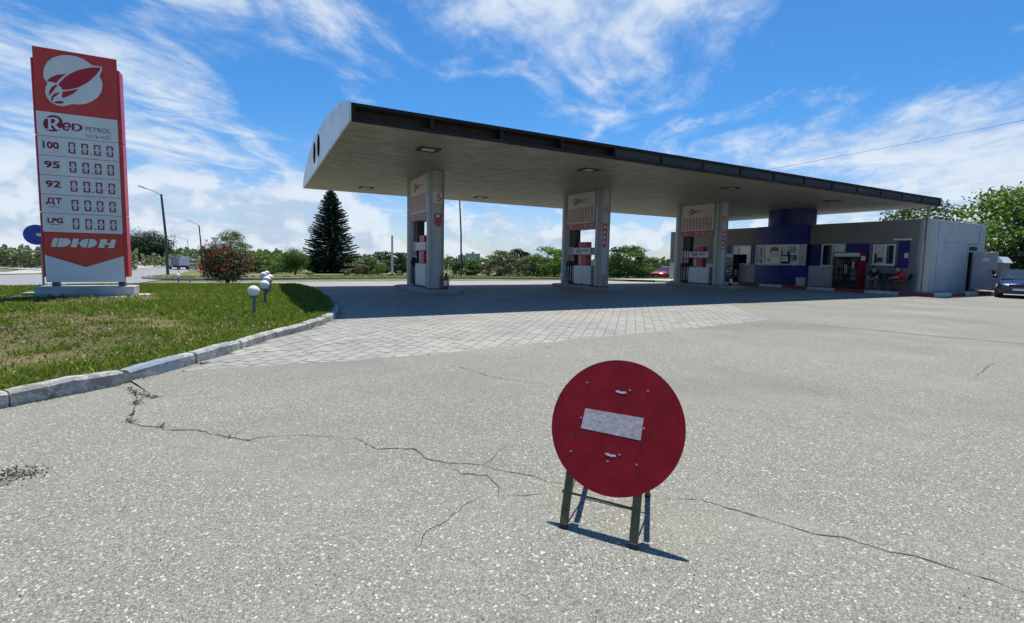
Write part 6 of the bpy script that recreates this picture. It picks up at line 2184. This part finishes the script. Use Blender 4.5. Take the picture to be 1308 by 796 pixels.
# give-way sign with a round blue sign below, on one pole
p = gp(276.5, 354)
d = math.hypot(p.x, p.y)
t = thing('give_way_sign', 'white give-way triangle with a round blue sign below, seen before the spreading tree', 'traffic sign', p, math.radians(-5))
zc, zb = height_at(276.5, 307, p)-p.z, height_at(276.5, 318.5, p)-p.z
local('pole', MB().tube([(0, 0, 0), (0, 0, zc+.3)], .035, 8), 'pole_grey', t)
s_ = .43
local('triangle', MB().prism([(-s_, zc+s_*.75), (0, zc-s_*.85), (s_, zc+s_*.75)], 'y', -.05, -.04), 'badge_pink', t)
local('triangle_face', MB().prism([(-s_*.80, zc+s_*.64), (0, zc-s_*.62), (s_*.80, zc+s_*.64)], 'y', -.055, -.051), 'mark_white', t)
rb = local('round_sign', MB().prism(circle(0, zb, .30, 24), 'y', -.05, -.04), 'sign_blue', t)
f = MB().prism([(-.05, zb-.16), (.05, zb-.16), (.05, zb+.02), (.13, zb+.02), (0, zb+.18), (-.13, zb+.02), (-.05, zb+.02)], 'y', -.055, -.051).build('arrow', 'mark_white', None)
f.parent = rb
# small no-entry sign by the lorry
p = gp(228.7, 354)
t = thing('roadside_sign', 'small round red-rimmed sign on a thin pole in front of the box lorry', 'traffic sign', p)
zc = height_at(228.3, 327.5, p)-p.z
local('pole', MB().tube([(0, 0, 0), (0, 0, zc+.2)], .03, 8), 'pole_grey', t)
rb = local('disc', MB().prism(circle(0, zc, .24, 24), 'y', -.05, -.04), 'road_sign_red', t)
f = MB().prism(circle(0, zc, .17, 24), 'y', -.055, -.051).build('face', 'mark_white', None)
f.parent = rb
f = MB().box(-.10, .10, -.060, -.056, zc-.05, zc+.06).build('symbol', 'plastic_black', None)
f.parent = rb
# red and white road barrier
p = gp(257.5, 344.8)
t = thing('road_barrier', 'red and white barrier board standing by the road left of the rose bush', 'barrier', p)
for i in range(5):
    local('stripe', MB().box(-.62+i*.25, -.37+i*.25, -.03, .03, .28, .95), 'road_sign_red' if i % 2 == 0 else 'mark_white', t)
for x in (-.45, .45):
    local('leg', MB().tube([(x, -.2, 0), (x, 0, .4)], .025, 6).tube([(x, .2, 0), (x, 0, .4)], .025, 6), 'pole_grey', t)
# blue round sign behind the pylon
p = on_y(46.3, 300, 23.5)
b = Vector((p.x, p.y, gz(p.y)))
t = thing('mandatory_sign', 'round blue sign with white arrow peeping out left behind the price pylon', 'traffic sign', b)
zc = p.z-b.z
local('pole', MB().tube([(.12, 0, 0), (.12, 0, zc+.3)], .035, 8), 'pole_grey', t)
rb = local('disc', MB().prism(circle(.02, zc, .365, 28), 'y', -.05, -.04), 'sign_blue', t)
f = MB().prism([(.02, zc-.05), (.20, zc-.05), (.20, zc-.16), (.37, zc+.02), (.20, zc+.17), (.20, zc+.06), (.02, zc+.06)], 'y', -.055, -.051).build('arrow', 'mark_white', None)
f.parent = rb
# kerb blocks painted black and white along the far side of the road
fk = bpy.data.objects.new('striped_kerb', None)
COL.objects.link(fk)
fk['kind'] = 'structure'
a_, b_ = [gp(*q_) for q_ in ((0, 343.3), (54, 345.8))]
pl = [(p.x, p.y) for p in (gp(-30, 342.2), a_, b_, gp(100, 345.6), gp(163, 344.6), gp(200, 342.2), gp(236, 341.2))]
stone_row(smooth_line(pl, 4), 1.8, .22, .18, fk, ['kerb_white', 'grey_concrete'])
sheet('far_pavement', smooth_line(pl, 4)+[(p.x, p.y) for p in (gp(236, 338.4), gp(190, 338.2), gp(100, 337.8), gp(0, 336.0), gp(-40, 335.2))], .05, 'pale_concrete')

# ------------------------------------------------------------------ far buildings
def block(label, px0, px1, pyt, dist, m, floors, bays, dep=14):
    a = EYE+pix_dir(px0, 333)*dist
    b = EYE+pix_dir(px1, 333)*dist
    c = (a+b)/2
    w = (b-a).length
    base = Vector((c.x, c.y, gz(c.y)))
    top = EYE.z+pix_dir((px0+px1)/2, pyt).z*dist
    t = thing('apartment_block', label, 'apartment block', base, math.atan2(b.y-a.y, b.x-a.x))
    H_ = top-base.z
    local('walls', MB().box(-w/2, w/2, 0, dep, 0, H_), m, t)
    local('roof', MB().box(-w/2-.3, w/2+.3, -.3, dep+.3, H_, H_+.6), 'far_building_dark', t)
    local('stair_tower', MB().box(-w*.08, w*.08, 2, dep-2, H_+.6, H_+3), m, t)
    fh = H_/floors
    wm = None
    for f_ in range(floors):
        for k in range(bays):
            x = -w/2+(k+.5)*w/bays
            q = MB().box(-w/bays*.28, w/bays*.28, -.06, -.005, -.55*fh/2, .55*fh/2)
            if wm is None:
                o = local('window', q, 'far_window', t)
                wm = o.data
            else:
                o = bpy.data.objects.new('window', wm)
                COL.objects.link(o)
                o.parent = t
            o.location = (x, 0, (f_+.5)*fh)
    return t
block('pinkish apartment block on the horizon, the taller right part', 594.5, 612.5, 324.5, 620, 'far_building', 9, 7)
block('bluish grey apartment block on the horizon at the left of the pinkish one', 585, 594, 326.5, 640, 'far_building_dark', 9, 4)
for (px0, px1, pyt, dist, lab) in ((598, 609, 333.5, 210, 'long white low shed roof below the apartment block'), (614, 623, 335.5, 150, 'small white shed peeping over the shrub row')):
    a = EYE+pix_dir(px0, 333)*dist
    b = EYE+pix_dir(px1, 333)*dist
    c = (a+b)/2
    w = (b-a).length
    base = Vector((c.x, c.y, gz(c.y)))
    H_ = EYE.z+pix_dir((px0+px1)/2, pyt).z*dist-base.z
    t = thing('shed', lab, 'shed', base, math.atan2(b.y-a.y, b.x-a.x))
    local('walls', MB().box(-w/2, w/2, 0, 6, 0, H_*.7), 'shed_white', t)
    local('roof', MB().prism([(-.2, H_*.7), (6.2, H_*.7), (3, H_)], 'x', -w/2-.2, w/2+.2), 'shed_white', t)
# overhead cable at the upper right
a, b = EYE+pix_dir(900, 231)*62, EYE+pix_dir(1345, 146)*50
mid_ = a.lerp(b, .5)-Vector((0, 0, .35))
pts = [a*((1-u)**2)+mid_*(2*u*(1-u))+b*(u*u) for u in [i/24 for i in range(25)]]
tag(MB().tube(pts, .018, 5).build('overhead_cable', 'cable'), 'thin overhead cable crossing the sky above the right end of the canopy', 'cable')

# air: a thin even haze round everything
# (kept out: the far things in view are only a few hundred metres away)
